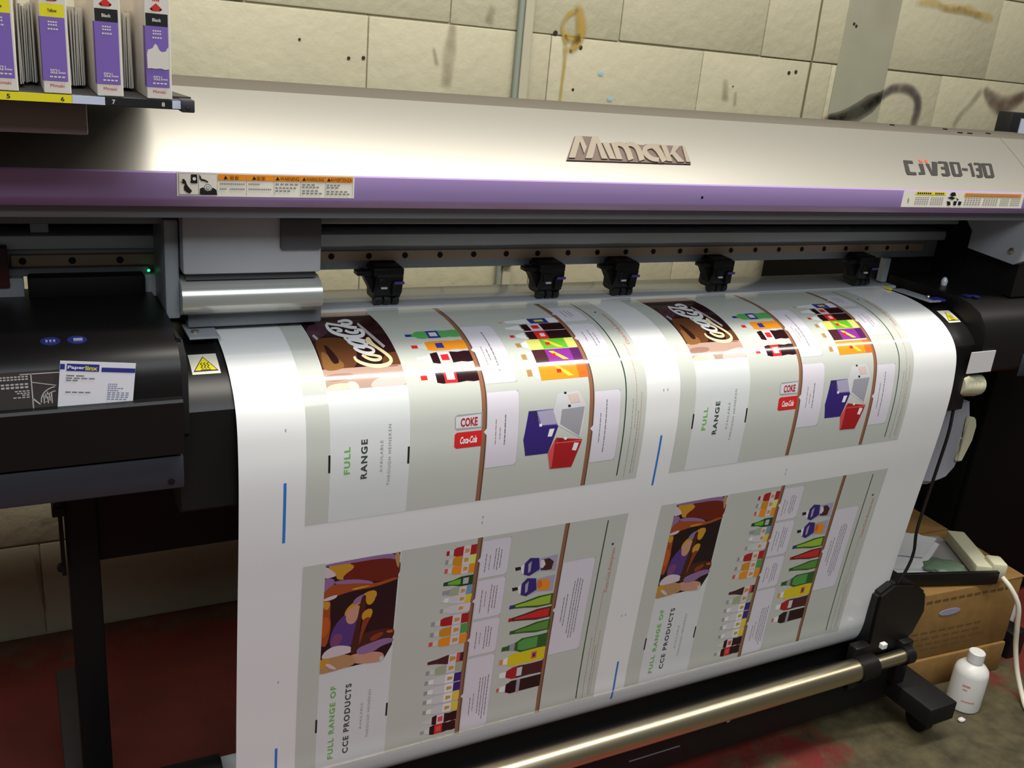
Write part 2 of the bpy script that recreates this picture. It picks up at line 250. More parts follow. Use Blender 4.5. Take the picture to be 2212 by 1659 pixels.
# traced lettering and print artwork, flat, in 0.1 mm
POSTER_DRINKS = """p_dark 10 330 0 1470 0 1470 1650 330 1650
p_pink 12 330 0 1470 0 1470 220 330 220
p_plum 13 489 514 587 484 655 487 693 524 703 591 684 683 660 760 628 823 589 875 543 915 500 952 461 987 426 1018 395 1047 370 1041 351 998 341 915 340 783 365 669 415 578
p_brown 14 441 989 482 981 530 977 585 976 646 980 713 987 769 1008 813 1042 845 1088 866 1144 881 1198 890 1251 894 1302 893 1352 887 1404 875 1459 860 1515 840 1573 811 1617 773 1648 725 1668 667 1676 609 1683 549 1689 488 1695 427 1699 381 1687 351 1657 338 1610 342 1542 346 1466 351 1382 357 1287 364 1180 381 1092 407 1027
p_plum 15 1472 490 1472 518 1472 564 1472 624 1472 698 1472 784 1472 832 1472 846 1472 827 1472 773 1464 718 1455 662 1454 604 1461 544 1470 503 1472 485
p_brown 16 1349 1418 1411 1402 1458 1409 1472 1441 1472 1495 1472 1569 1472 1622 1462 1657 1399 1674 1311 1675 1251 1662 1216 1635 1208 1593 1227 1535 1257 1486 1298 1447
p_rose 17 330 1650 1470 1650 1470 1980 330 1980
p_tan 18 440 1328 463 1369 490 1404 520 1435 553 1460 590 1481 619 1507 639 1536 651 1568 654 1604 638 1633 601 1655 544 1670 467 1679 411 1673 374 1653 356 1618 359 1567 364 1515 371 1462 379 1408 389 1352 403 1319 420 1311
p_beige 19 452 1893 529 1885 592 1888 642 1900 679 1922 702 1953 694 1977 654 1980 582 1980 479 1980 403 1980 353 1980 330 1974 333 1946 354 1923 394 1905
p_pale 20 1210 1818 1338 1799 1434 1800 1472 1822 1472 1862 1472 1921 1472 1965 1406 1980 1291 1980 1139 1980 1033 1980 971 1980 952 1954 979 1911 1030 1874 1107 1843
p_rosed 21 491 1735 596 1734 673 1739 724 1751 748 1769 745 1793 716 1814 664 1831 587 1844 486 1854 411 1853 361 1842 336 1820 336 1787 361 1761 413 1744
p_dark 22 484 1162 496 1164 510 1181 525 1213 541 1259 559 1318 574 1369 586 1412 594 1449 599 1479 600 1504 598 1524 593 1539 584 1549 572 1557 558 1561 542 1562 523 1561 507 1537 492 1492 480 1421 472 1323 471 1244 475 1190
p_cream 23 660 1873 698 1871 730 1878 754 1894 771 1919 782 1951 782 1976 771 1980 749 1980 717 1980 688 1980 663 1980 643 1962 626 1928 624 1901 635 1883
p_script 45 820 1456 819 1462 853 1445 852 1440
p_script 45 819 1462 819 1473 855 1455 853 1445
p_script 45 819 1473 819 1490 857 1471 855 1455
p_script 45 819 1490 821 1515 859 1488 857 1471
p_script 45 821 1515 832 1541 867 1504 859 1488
p_script 45 832 1541 850 1566 883 1522 867 1504
p_script 45 850 1566 876 1591 906 1542 883 1522
p_script 45 876 1591 909 1615 938 1563 906 1542
p_script 45 909 1615 944 1636 972 1581 938 1563
p_script 45 944 1636 982 1654 1008 1596 972 1581
p_script 45 982 1654 1022 1669 1047 1608 1008 1596
p_script 45 1022 1669 1065 1682 1087 1616 1047 1608
p_script 45 1065 1682 1108 1690 1127 1620 1087 1616
p_script 45 1108 1690 1153 1691 1166 1622 1127 1620
p_script 45 1153 1691 1197 1687 1205 1618 1166 1622
p_script 45 1197 1687 1241 1679 1243 1610 1205 1618
p_script 45 1241 1679 1280 1666 1274 1600 1243 1610
p_script 45 1280 1666 1313 1648 1296 1590 1274 1600
p_script 45 1313 1648 1342 1622 1309 1580 1296 1590
p_script 45 1342 1622 1362 1590 1317 1570 1309 1580
p_script 45 1362 1590 1372 1555 1322 1559 1317 1570
p_script 45 1372 1555 1373 1522 1324 1545 1322 1559
p_script 45 1373 1522 1366 1490 1320 1525 1324 1545
p_script 45 1366 1490 1353 1459 1310 1500 1320 1525
p_script 45 1353 1459 1338 1428 1296 1472 1310 1500
p_script 45 1338 1428 1319 1395 1279 1441 1296 1472
p_script 45 1319 1395 1298 1360 1259 1407 1279 1441
p_script 45 1298 1360 1273 1322 1235 1370 1259 1407
p_script 45 1273 1322 1250 1285 1212 1333 1235 1370
p_script 45 1250 1285 1228 1248 1190 1296 1212 1333
p_script 45 1228 1248 1210 1206 1166 1263 1190 1296
p_script 45 1210 1206 1197 1161 1140 1232 1166 1263
p_script 45 1197 1161 1190 1122 1119 1201 1140 1232
p_script 45 1190 1122 1191 1090 1104 1167 1119 1201
p_script 45 1191 1090 1191 1073 1100 1124 1104 1167
p_script 45 1191 1073 1187 1060 1114 1082 1100 1124
p_script 45 1187 1060 1183 1041 1126 1058 1114 1082
p_script 45 1183 1041 1178 1029 1136 1042 1126 1058
p_script 45 1178 1029 1171 1024 1145 1032 1136 1042
p_script 45 942 1446 945 1451 976 1411 973 1407
p_script 45 945 1451 951 1460 983 1420 976 1411
p_script 45 951 1460 960 1473 992 1433 983 1420
p_script 45 960 1473 972 1491 1005 1449 992 1433
p_script 45 972 1491 987 1508 1018 1464 1005 1449
p_script 45 987 1508 1004 1524 1034 1477 1018 1464
p_script 45 1004 1524 1023 1538 1051 1489 1034 1477
p_script 45 1023 1538 1044 1551 1070 1500 1051 1489
p_script 45 1044 1551 1067 1561 1090 1508 1070 1500
p_script 45 1067 1561 1092 1568 1110 1513 1090 1508
p_script 45 1092 1568 1118 1571 1132 1516 1110 1513
p_script 45 1118 1571 1145 1570 1156 1516 1132 1516
p_script 45 1145 1570 1170 1567 1173 1513 1156 1516
p_script 45 1170 1567 1191 1558 1185 1509 1173 1513
p_script 45 1191 1558 1211 1542 1188 1507 1185 1509
p_script 45 1211 1542 1226 1517 1188 1508 1188 1507
p_script 45 1226 1517 1230 1489 1188 1512 1188 1508
p_script 45 1230 1489 1221 1469 1187 1510 1188 1512
p_script 45 1221 1469 1207 1456 1180 1502 1187 1510
p_script 45 1207 1456 1189 1446 1165 1493 1180 1502
p_script 45 1189 1446 1169 1438 1148 1485 1165 1493
p_script 45 1169 1438 1149 1431 1130 1477 1148 1485
p_script 45 1149 1431 1127 1425 1110 1471 1130 1477
p_script 45 1127 1425 1105 1421 1088 1466 1110 1471
p_script 45 1105 1421 1085 1416 1068 1460 1088 1466
p_script 45 1085 1416 1066 1411 1048 1454 1068 1460
p_script 45 1066 1411 1049 1405 1031 1447 1048 1454
p_script 45 1049 1405 1034 1398 1015 1440 1031 1447
p_script 45 1034 1398 1022 1393 1004 1435 1015 1440
p_script 45 1022 1393 1015 1389 996 1431 1004 1435
p_script 45 1015 1389 1011 1388 992 1429 996 1431
p_grey 45 1135 596 1137 626 1180 565 1176 536
p_grey 45 1137 626 1143 683 1188 621 1180 565
p_grey 45 1143 683 1154 764 1200 702 1188 621
p_grey 45 1154 764 1171 865 1218 804 1200 702
p_grey 45 1171 865 1190 959 1238 899 1218 804
p_grey 45 1190 959 1213 1046 1260 988 1238 899
p_grey 45 1213 1046 1238 1126 1283 1073 1260 988
p_grey 45 1238 1126 1266 1202 1309 1153 1283 1073
p_grey 45 1266 1202 1288 1257 1329 1210 1309 1153
p_grey 45 1288 1257 1303 1292 1343 1247 1329 1210
p_grey 45 1303 1292 1310 1309 1350 1266 1343 1247
p_grey 45 380 907 382 915 418 865 416 857
p_grey 45 382 915 386 931 422 882 418 865
p_grey 45 386 931 392 955 428 907 422 882
p_grey 45 392 955 401 986 437 939 428 907
p_grey 45 401 986 407 1009 443 963 437 939
p_grey 45 407 1009 412 1024 447 978 443 963
p_grey 45 412 1024 414 1032 449 986 447 978
p_pale 45 4024 2336 4210 2323 4252 2468 4088 2473
bg 0 0 0 5490 0 5490 3900 0 3900
panel 5 320 0 1470 0 1470 3900 320 3900
ink 10 295 2870 325 2870 325 3130 295 3130
ink 10 1440 2870 1470 2870 1470 3130 1440 3130
wood 10 2582 0 2658 0 2658 3900 2582 3900
wooddark 15 2645 0 2665 0 2665 3900 2645 3900
wood 10 4422 0 4498 0 4498 3900 4422 3900
wooddark 15 4485 0 4505 0 4505 3900 4485 3900
greenink 10 5084 80 5106 80 5106 3810 5084 3810
white 45 1048 1261 1041 1257 1021 1305 1029 1307
white 45 1041 1257 1025 1250 1005 1299 1021 1305
white 45 1025 1250 1002 1240 981 1291 1005 1299
white 45 1002 1240 970 1227 950 1280 981 1291
white 45 970 1227 944 1218 925 1274 950 1280
white 45 944 1218 923 1215 909 1274 925 1274
white 45 923 1215 902 1220 905 1275 909 1274
white 45 902 1220 879 1249 915 1264 905 1275
white 45 879 1249 872 1281 918 1255 915 1264
white 45 872 1281 876 1303 919 1260 918 1255
white 45 876 1303 885 1323 925 1273 919 1260
white 45 885 1323 898 1343 935 1291 925 1273
white 45 898 1343 914 1362 949 1307 935 1291
white 45 914 1362 933 1379 965 1323 949 1307
white 45 933 1379 954 1394 984 1337 965 1323
white 45 954 1394 979 1409 1006 1350 984 1337
white 45 979 1409 1004 1419 1028 1360 1006 1350
white 45 1004 1419 1030 1426 1051 1366 1028 1360
white 45 1030 1426 1057 1429 1074 1369 1051 1366
white 45 1057 1429 1085 1429 1097 1368 1074 1369
white 45 1085 1429 1109 1424 1115 1365 1097 1368
white 45 1109 1424 1132 1415 1127 1361 1115 1365
white 45 1132 1415 1153 1397 1131 1358 1127 1361
white 45 1153 1397 1168 1370 1131 1359 1131 1358
white 45 1168 1370 1174 1340 1131 1358 1131 1359
white 45 1174 1340 1171 1315 1130 1350 1131 1358
white 45 1171 1315 1162 1294 1126 1337 1130 1350
white 45 1162 1294 1149 1272 1115 1319 1126 1337
white 45 1149 1272 1133 1255 1103 1305 1115 1319
white 45 1133 1255 1115 1242 1090 1294 1103 1305
white 45 1115 1242 1095 1233 1074 1285 1090 1294
white 45 1095 1233 1074 1228 1055 1280 1074 1285
white 45 1074 1228 1059 1225 1040 1276 1055 1280
white 45 1059 1225 1048 1223 1030 1272 1040 1276
white 45 1048 1223 1043 1222 1026 1270 1030 1272
white 45 1111 1089 1104 1085 1075 1149 1082 1153
white 45 1104 1085 1089 1076 1060 1141 1075 1149
white 45 1089 1076 1066 1063 1037 1128 1060 1141
white 45 1066 1063 1035 1045 1007 1112 1037 1128
white 45 1035 1045 1004 1031 978 1100 1007 1112
white 45 1004 1031 972 1022 948 1092 978 1100
white 45 972 1022 939 1018 919 1088 948 1092
white 45 939 1018 906 1018 889 1088 919 1088
white 45 906 1018 878 1025 870 1092 889 1088
white 45 878 1025 851 1045 867 1094 870 1092
white 45 851 1045 830 1094 874 1078 867 1094
white 45 830 1094 831 1128 876 1085 874 1078
white 45 831 1128 838 1154 881 1100 876 1085
white 45 838 1154 849 1176 889 1117 881 1100
white 45 849 1176 864 1197 902 1133 889 1117
white 45 864 1197 883 1217 919 1150 902 1133
white 45 883 1217 903 1234 937 1165 919 1150
white 45 903 1234 924 1248 957 1177 937 1165
white 45 924 1248 947 1259 977 1187 957 1177
white 45 947 1259 971 1268 999 1196 977 1187
white 45 971 1268 994 1274 1020 1201 999 1196
white 45 994 1274 1017 1278 1040 1205 1020 1201
white 45 1017 1278 1040 1279 1059 1207 1040 1205
white 45 1040 1279 1061 1276 1078 1207 1059 1207
white 45 1061 1276 1076 1274 1092 1207 1078 1207
white 45 1076 1274 1086 1272 1102 1208 1092 1207
white 45 1086 1272 1092 1271 1107 1209 1102 1208
white 45 805 1011 806 1017 840 978 839 972
white 45 806 1017 809 1028 842 990 840 978
white 45 809 1028 813 1045 846 1007 842 990
white 45 813 1045 818 1069 850 1028 846 1007
white 45 818 1069 826 1088 856 1039 850 1028
white 45 826 1088 838 1100 861 1043 856 1039
white 45 838 1100 853 1103 865 1042 861 1043
white 45 853 1103 864 1099 877 1034 865 1042
white 45 864 1099 878 1100 899 1033 877 1034
white 45 878 1100 900 1106 925 1039 899 1033
white 45 900 1106 929 1117 955 1052 925 1039
white 45 929 1117 964 1133 991 1071 955 1052
white 45 964 1133 995 1150 1023 1092 991 1071
white 45 995 1150 1022 1168 1051 1113 1023 1092
white 45 1022 1168 1045 1188 1074 1135 1051 1113
white 45 1045 1188 1063 1209 1094 1158 1074 1135
white 45 1063 1209 1077 1224 1108 1174 1094 1158
white 45 1077 1224 1087 1235 1117 1185 1108 1174
white 45 1087 1235 1092 1240 1122 1191 1117 1185
white 45 675 538 672 547 712 522 712 515
white 45 672 547 668 563 711 538 712 522
white 45 668 563 663 587 709 560 711 538
white 45 663 587 656 622 706 586 709 560
white 45 656 622 652 660 704 612 706 586
white 45 652 660 650 698 703 642 704 612
white 45 650 698 651 737 704 674 703 642
white 45 651 737 654 778 707 707 704 674
white 45 654 778 662 817 713 737 707 707
white 45 662 817 676 852 724 767 713 737
white 45 676 852 694 883 739 795 724 767
white 45 694 883 716 911 759 822 739 795
white 45 716 911 741 937 782 848 759 822
white 45 741 937 770 960 808 871 782 848
white 45 770 960 801 981 837 892 808 871
white 45 801 981 835 1000 870 912 837 892
white 45 835 1000 870 1015 903 927 870 912
white 45 870 1015 904 1028 936 938 903 927
white 45 904 1028 939 1037 969 943 936 938
white 45 939 1037 974 1042 1003 945 969 943
white 45 974 1042 1007 1043 1033 943 1003 945
white 45 1007 1043 1037 1040 1059 937 1033 943
white 45 1037 1040 1066 1031 1080 929 1059 937
white 45 1066 1031 1094 1015 1096 919 1080 929
white 45 1094 1015 1123 988 1102 912 1096 919
white 45 1123 988 1150 944 1102 911 1102 912
white 45 1150 944 1165 892 1104 908 1102 911
white 45 1165 892 1170 844 1108 890 1104 908
white 45 1170 844 1168 804 1110 873 1108 890
white 45 1168 804 1158 775 1108 857 1110 873
white 45 1158 775 1142 756 1102 843 1108 857
white 45 1142 756 1123 747 1088 831 1102 843
white 45 1123 747 1109 741 1076 820 1088 831
white 45 1109 741 1100 738 1069 812 1076 820
white 45 1100 738 1094 738 1066 806 1069 812
white 45 684 552 690 554 722 462 717 457
white 45 690 554 702 560 733 470 722 462
white 45 702 560 720 569 751 483 733 470
white 45 720 569 744 582 774 498 751 483
white 45 744 582 769 595 797 514 774 498
white 45 769 595 793 608 822 528 797 514
white 45 793 608 819 621 847 542 822 528
white 45 819 621 844 635 873 557 847 542
white 45 844 635 870 649 898 572 873 557
white 45 870 649 894 666 924 586 898 572
white 45 894 666 917 686 951 600 924 586
white 45 917 686 940 707 977 614 951 600
white 45 940 707 964 726 1002 626 977 614
white 45 964 726 988 742 1028 635 1002 626
white 45 988 742 1015 752 1053 646 1028 635
white 45 1015 752 1041 758 1077 655 1053 646
white 45 1041 758 1061 762 1096 664 1077 655
white 45 1061 762 1075 764 1108 670 1096 664
white 45 1075 764 1082 764 1114 674 1108 670
white 45 882 821 884 825 921 758 919 753
white 45 884 825 889 835 926 768 921 758
white 45 889 835 897 848 933 782 926 768
white 45 897 848 908 867 943 800 933 782
white 45 908 867 923 884 954 814 943 800
white 45 923 884 940 897 969 826 954 814
white 45 940 897 960 907 987 835 969 826
white 45 960 907 983 914 1007 842 987 835
white 45 983 914 1004 917 1026 845 1007 842
white 45 1004 917 1023 917 1042 845 1026 845
white 45 1023 917 1042 913 1056 842 1042 845
white 45 1042 913 1061 904 1065 837 1056 842
white 45 1061 904 1085 870 1055 855 1065 837
white 45 1085 870 1091 824 1051 880 1055 855
white 45 1091 824 1081 806 1047 872 1051 880
white 45 1081 806 1067 791 1035 858 1047 872
white 45 1067 791 1057 780 1025 847 1035 858
white 45 1057 780 1050 774 1019 839 1025 847
white 45 1050 774 1046 771 1016 834 1019 839
white 45 708 719 713 721 729 662 724 664
white 45 713 721 723 723 741 660 729 662
white 45 723 723 739 725 758 658 741 660
white 45 739 725 759 727 780 657 758 658
white 45 759 727 777 733 802 661 780 657
white 45 777 733 792 741 820 671 802 661
white 45 792 741 806 753 836 686 820 671
white 45 806 753 817 769 849 705 836 686
white 45 817 769 825 784 859 724 849 705
white 45 825 784 830 795 865 743 859 724
white 45 830 795 830 801 867 766 865 743
white 45 830 801 833 790 860 803 867 766
white 45 833 790 844 773 838 836 860 803
white 45 844 773 840 774 822 841 838 836
white 45 840 774 828 774 807 838 822 841
white 45 828 774 810 769 789 830 807 838
white 45 810 769 796 766 776 824 789 830
white 45 796 766 787 764 768 819 776 824
white 45 787 764 782 765 764 815 768 819
white 45 880 501 886 501 905 416 897 424
white 45 886 501 900 498 920 406 905 416
white 45 900 498 920 492 942 391 920 406
white 45 920 492 947 482 973 372 942 391
white 45 947 482 970 477 1001 361 973 372
white 45 970 477 992 474 1026 358 1001 361
white 45 992 474 1010 477 1049 361 1026 358
white 45 1010 477 1026 484 1068 371 1049 361
white 45 1026 484 1038 496 1084 387 1068 371
white 45 1038 496 1047 510 1095 412 1084 387
white 45 1047 510 1053 528 1102 443 1095 412
white 45 1053 528 1056 546 1105 483 1102 443
white 45 1056 546 1059 536 1094 541 1105 483
white 45 1059 536 1068 518 1066 594 1094 541
white 45 1068 518 1060 524 1042 612 1066 594
white 45 1060 524 1040 532 1017 619 1042 612
white 45 1040 532 1019 536 994 620 1017 619
white 45 1019 536 999 534 972 616 994 620
white 45 999 534 979 528 950 607 972 616
white 45 979 528 959 515 930 593 950 607
white 45 959 515 944 506 915 582 930 593
white 45 944 506 933 500 906 575 915 582
white 45 933 500 928 498 901 570 906 575
blue 15 1730 1079 1825 1079 1825 1011 1730 1011
sprite 15 1825 1082 1902 1101 1902 1132 1902 958 1902 989 1825 1008
sprite 20 1885 1127 1971 1148 2160 1140 2263 1148 2401 1133 2504 1148 2590 1139 2590 951 2504 942 2401 957 2263 942 2160 950 1971 942 1885 963
blue 25 2074 1144 2263 1146 2263 944 2074 946
pale 30 2108 1096 2229 1101 2229 989 2108 994
red 15 1730 1365 1825 1365 1825 1295 1730 1295
clear 15 1825 1369 1902 1389 1971 1421 1971 1239 1902 1271 1825 1291
orange 20 1954 1416 2040 1438 2160 1430 2263 1438 2401 1422 2504 1438 2590 1429 2590 1231 2504 1223 2401 1238 2263 1223 2160 1230 2040 1223 1954 1244
orange 25 2074 1434 2263 1436 2263 1224 2074 1226
blue 30 2108 1384 2229 1389 2229 1271 2108 1276
pale 15 1730 1615 1825 1615 1825 1545 1730 1545
clear 15 1825 1619 1902 1639 1971 1671 1971 1489 1902 1521 1825 1541
cola 20 1954 1666 2040 1688 2160 1680 2263 1688 2401 1672 2504 1688 2590 1679 2590 1481 2504 1472 2401 1488 2263 1472 2160 1480 2040 1472 1954 1494
pale 25 2074 1684 2263 1686 2263 1474 2074 1476
red 30 2108 1634 2229 1639 2229 1521 2108 1526
red 15 1700 1941 1798 1941 1798 1869 1700 1869
clear 15 1798 1945 1878 1966 1949 1998 1949 1812 1878 1844 1798 1865
cola 20 1931 1993 2020 2015 2145 2007 2252 2015 2394 2000 2501 2015 2590 2006 2590 1804 2501 1795 2394 1810 2252 1795 2145 1803 2020 1795 1931 1817
red 25 2056 2012 2252 2014 2252 1796 2056 1798
pale 30 2092 1960 2216 1966 2216 1844 2092 1850
silverd 15 2155 2510 2190 2480 2590 2480 2590 2710 2190 2710 2155 2680
silver 20 2170 2510 2570 2500 2570 2690 2170 2680
red 15 2155 2775 2190 2745 2590 2745 2590 2990 2190 2990 2155 2960
red 20 2170 2775 2570 2765 2570 2970 2170 2960
orangecap 15 3380 818 3432 818 3432 782 3380 782
white 15 3485 836 3905 886 4430 886 4430 714 3905 714 3485 764
blue 20 3905 886 4241 886 4241 714 3905 714
yellowp 25 4010 836 4168 836 4168 764 4010 764
white 15 3401 1026 3506 1042 3695 1084 3695 916 3506 958 3401 974
cola 15 3674 1094 3905 1105 4430 1105 4430 895 3905 895 3674 906
pale 20 3821 1105 4031 1105 4031 895 3821 895
red 25 3863 1052 3989 1052 3989 948 3863 948
red 15 3380 1256 3454 1256 3454 1194 3380 1194
white 15 3485 1262 3674 1314 3674 1136 3485 1188
cola 15 3653 1320 3853 1330 4430 1330 4430 1120 3853 1120 3653 1130
red 20 3821 1330 4031 1330 4031 1120 3821 1120
pale 25 3905 1267 3989 1267 3989 1183 3905 1183
tan 15 3390 1484 3473 1484 3473 1396 3390 1396
white 15 3484 1478 3598 1539 3598 1341 3484 1402
limeyel 20 3598 1548 3827 1548 3827 1332 3598 1332
lime 20 3827 1548 4264 1548 4264 1332 3827 1332
limeyel 20 4264 1548 4430 1548 4430 1332 4264 1332
yellowp 25 3880 1360 3960 1360 4180 1530 4080 1530
red 30 3900 1410 3980 1410 3980 1470 3900 1470
tan 15 3390 1729 3473 1729 3473 1631 3390 1631
white 15 3484 1723 3598 1790 3598 1570 3484 1637
colabrown 20 3598 1800 3827 1800 3827 1560 3598 1560
purple 20 3827 1800 4264 1800 4264 1560 3827 1560
purpled 20 4264 1800 4430 1800 4430 1560 4264 1560
yellowp 25 3880 1600 3960 1600 4180 1770 4080 1770
red 30 3900 1650 3980 1650 3980 1710 3900 1710
tan 15 3390 2014 3473 2014 3473 1906 3390 1906
white 15 3484 2007 3598 2082 3598 1839 3484 1913
orange 20 3598 2092 3827 2092 3827 1828 3598 1828
orange 20 3827 2092 4264 2092 4264 1828 3827 1828
orangered 20 4264 2092 4430 2092 4430 1828 4264 1828
yellowp 25 3880 1880 3960 1880 4180 2050 4080 2050
red 30 3900 1930 3980 1930 3980 1990 3900 1990
navyl 15 3355 2531 3777 2531 3888 2793 3546 2778
navy 15 3355 2531 3491 2534 3546 2778 3888 2793 3739 3245 3345 3242 3287 2975
lilac 20 3502 2554 3777 2541 3876 2773 3588 2773
silver 25 3853 2312 4222 2292 4353 2516 4302 3047 3867 2801 3778 2560
silverd 30 3928 2555 4332 2543 4269 3012 3909 2786
red 35 4066 2367 4132 2360 4164 2451 4109 2456
ink 35 3966 2290 4009 2293 4007 2325 3964 2321
ink 35 4034 2491 4084 2496 4081 2534 4037 2530
redl 35 3862 2998 4332 3070 4314 3110 3829 3096
redd 35 3862 2998 4333 3081 4197 3534 3809 3520 3740 3249
redl 40 3842 3016 3837 3492 3809 3520 3740 3249
white 40 4193 3116 4277 3130 4240 3257 4164 3238
white 25 3731 2846 3817 2847 3778 2969 3704 2967
white 25 3544 2749 3596 2745 3593 2793 3551 2792
white 40 3993 3003 4060 3016 4042 3055 4002 3044
cardedge 10 2675 874 3198 874 3198 2076 2675 2076
card 15 2675 880 3150 880 3190 920 3190 2030 3150 2070 2675 2070
card 25 2675 1415 2675 1535 2620 1475
txtr 20 2790 1416 2805 1416 2805 1460 2790 1460
txtr 20 2790 1471 2805 1471 2805 1507 2790 1507
txtr 20 2790 1518 2805 1518 2805 1572 2790 1572
txtr 20 2790 1583 2805 1583 2805 1622 2790 1622
txtr 20 2790 1633 2805 1633 2805 1667 2790 1667
txtr 20 2790 1678 2805 1678 2805 1732 2790 1732
txtr 20 2790 1743 2805 1743 2805 1772 2790 1772
txt 20 2860 1475 2875 1475 2875 1553 2860 1553
txt 20 2860 1564 2875 1564 2875 1640 2860 1640
txt 20 2860 1651 2875 1651 2875 1694 2860 1694
txt 20 2945 1058 2964 1058 2964 1121 2945 1121
txt 20 2945 1132 2964 1132 2964 1178 2945 1178
txt 20 2945 1189 2964 1189 2964 1230 2945 1230
txt 20 2945 1241 2964 1241 2964 1277 2945 1277
txt 20 2945 1288 2964 1288 2964 1331 2945 1331
txt 20 2945 1342 2964 1342 2964 1428 2945 1428
txt 20 2945 1439 2964 1439 2964 1518 2945 1518
txt 20 2945 1529 2964 1529 2964 1608 2945 1608
txt 20 2945 1619 2964 1619 2964 1697 2945 1697
txt 20 2945 1708 2964 1708 2964 1749 2945 1749
txt 20 2945 1760 2964 1760 2964 1809 2945 1809
txt 20 2945 1820 2964 1820 2964 1888 2945 1888
cardedge 10 2675 2194 3198 2194 3198 3366 2675 3366
card 15 2675 2200 3150 2200 3190 2240 3190 3320 3150 3360 2675 3360
card 25 2675 2720 2675 2840 2620 2780
txtr 20 2810 2606 2825 2606 2825 2680 2810 2680
txtr 20 2810 2691 2825 2691 2825 2772 2810 2772
txtr 20 2810 2783 2825 2783 2825 2866 2810 2866
txtr 20 2810 2877 2825 2877 2825 2912 2810 2912
txtr 20 2810 2923 2825 2923 2825 2989 2810 2989
txtr 20 2880 2734 2895 2734 2895 2804 2880 2804
txtr 20 2880 2815 2895 2815 2895 2875 2880 2875
txtr 20 2880 2886 2895 2886 2895 2919 2880 2919
txt 20 2960 2548 2979 2548 2979 2606 2960 2606
txt 20 2960 2617 2979 2617 2979 2653 2960 2653
txt 20 2960 2664 2979 2664 2979 2750 2960 2750
txt 20 2960 2761 2979 2761 2979 2843 2960 2843
txt 20 2960 2854 2979 2854 2979 2917 2960 2917
txt 20 2960 2928 2979 2928 2979 2976 2960 2976
txt 20 2960 2987 2979 2987 2979 3012 2960 3012
cardedge 10 4515 274 4998 274 4998 886 4515 886
card 15 4515 280 4950 280 4990 320 4990 840 4950 880 4515 880
card 25 4515 520 4515 640 4460 580
txt 20 4660 460 4675 460 4675 524 4660 524
txt 20 4660 535 4675 535 4675 618 4660 618
txt 20 4660 629 4675 629 4675 700 4660 700
txt 20 4740 430 4755 430 4755 491 4740 491
txt 20 4740 502 4755 502 4755 556 4740 556
txt 20 4740 567 4755 567 4755 633 4740 633
txt 20 4740 644 4755 644 4755 700 4740 700
txt 20 4740 711 4755 711 4755 730 4740 730
txt 20 4800 460 4815 460 4815 508 4800 508
txt 20 4800 519 4815 519 4815 598 4800 598
txt 20 4800 609 4815 609 4815 642 4800 642
txt 20 4800 653 4815 653 4815 685 4800 685
cardedge 10 4515 974 4998 974 4998 1756 4515 1756
card 15 4515 980 4950 980 4990 1020 4990 1710 4950 1750 4515 1750
card 25 4515 1305 4515 1425 4460 1365
txt 20 4660 1211 4675 1211 4675 1279 4660 1279
txt 20 4660 1290 4675 1290 4675 1336 4660 1336
txt 20 4660 1347 4675 1347 4675 1409 4660 1409
txt 20 4660 1420 4675 1420 4675 1442 4660 1442
txt 20 4780 1172 4795 1172 4795 1223 4780 1223
txt 20 4780 1234 4795 1234 4795 1324 4780 1324
txt 20 4780 1335 4795 1335 4795 1377 4780 1377
txt 20 4780 1388 4795 1388 4795 1442 4780 1442
txt 20 4780 1453 4795 1453 4795 1496 4780 1496
txt 20 4780 1507 4795 1507 4795 1558 4780 1558
txt 20 4850 1250 4865 1250 4865 1296 4850 1296
txt 20 4850 1307 4865 1307 4865 1358 4850 1358
txt 20 4850 1369 4865 1369 4865 1444 4850 1444
txt 20 4850 1455 4865 1455 4865 1504 4850 1504
cardedge 10 4515 2324 4998 2324 4998 3506 4515 3506
card 15 4515 2330 4950 2330 4990 2370 4990 3460 4950 3500 4515 3500
card 25 4515 2855 4515 2975 4460 2915
txt 20 4630 2681 4645 2681 4645 2745 4630 2745
txt 20 4630 2756 4645 2756 4645 2840 4630 2840
txt 20 4630 2851 4645 2851 4645 2887 4630 2887
txt 20 4630 2898 4645 2898 4645 2932 4630 2932
txt 20 4630 2943 4645 2943 4645 2986 4630 2986
txt 20 4630 2997 4645 2997 4645 3073 4630 3073
txt 20 4630 3084 4645 3084 4645 3151 4630 3151
txt 20 4630 3162 4645 3162 4645 3172 4630 3172
txt 20 4730 2470 4747 2470 4747 2520 4730 2520
txt 20 4730 2531 4747 2531 4747 2572 4730 2572
txt 20 4730 2583 4747 2583 4747 2640 4730 2640
txt 20 4730 2651 4747 2651 4747 2684 4730 2684
txt 20 4730 2695 4747 2695 4747 2767 4730 2767
txt 20 4730 2778 4747 2778 4747 2862 4730 2862
txt 20 4730 2873 4747 2873 4747 2960 4730 2960
txt 20 4730 2971 4747 2971 4747 3045 4730 3045
txt 20 4730 3056 4747 3056 4747 3144 4730 3144
txt 20 4730 3155 4747 3155 4747 3186 4730 3186
txt 20 4730 3197 4747 3197 4747 3244 4730 3244
txt 20 4730 3255 4747 3255 4747 3343 4730 3343
txtr2 10 5290 1550 5303 1550 5303 1634 5290 1634
txtr2 10 5290 1646 5303 1646 5303 1705 5290 1705
txtr2 10 5290 1717 5303 1717 5303 1813 5290 1813
txtr2 10 5290 1825 5303 1825 5303 1898 5290 1898
txtr2 10 5290 1910 5303 1910 5303 1998 5290 1998
txtr2 10 5290 2010 5303 2010 5303 2060 5290 2060
txtr2 10 5290 2072 5303 2072 5303 2116 5290 2116
txtr2 10 5290 2128 5303 2128 5303 2189 5290 2189
txtr2 10 5290 2201 5303 2201 5303 2240 5290 2240
txtr2 10 5290 2252 5303 2252 5303 2309 5290 2309
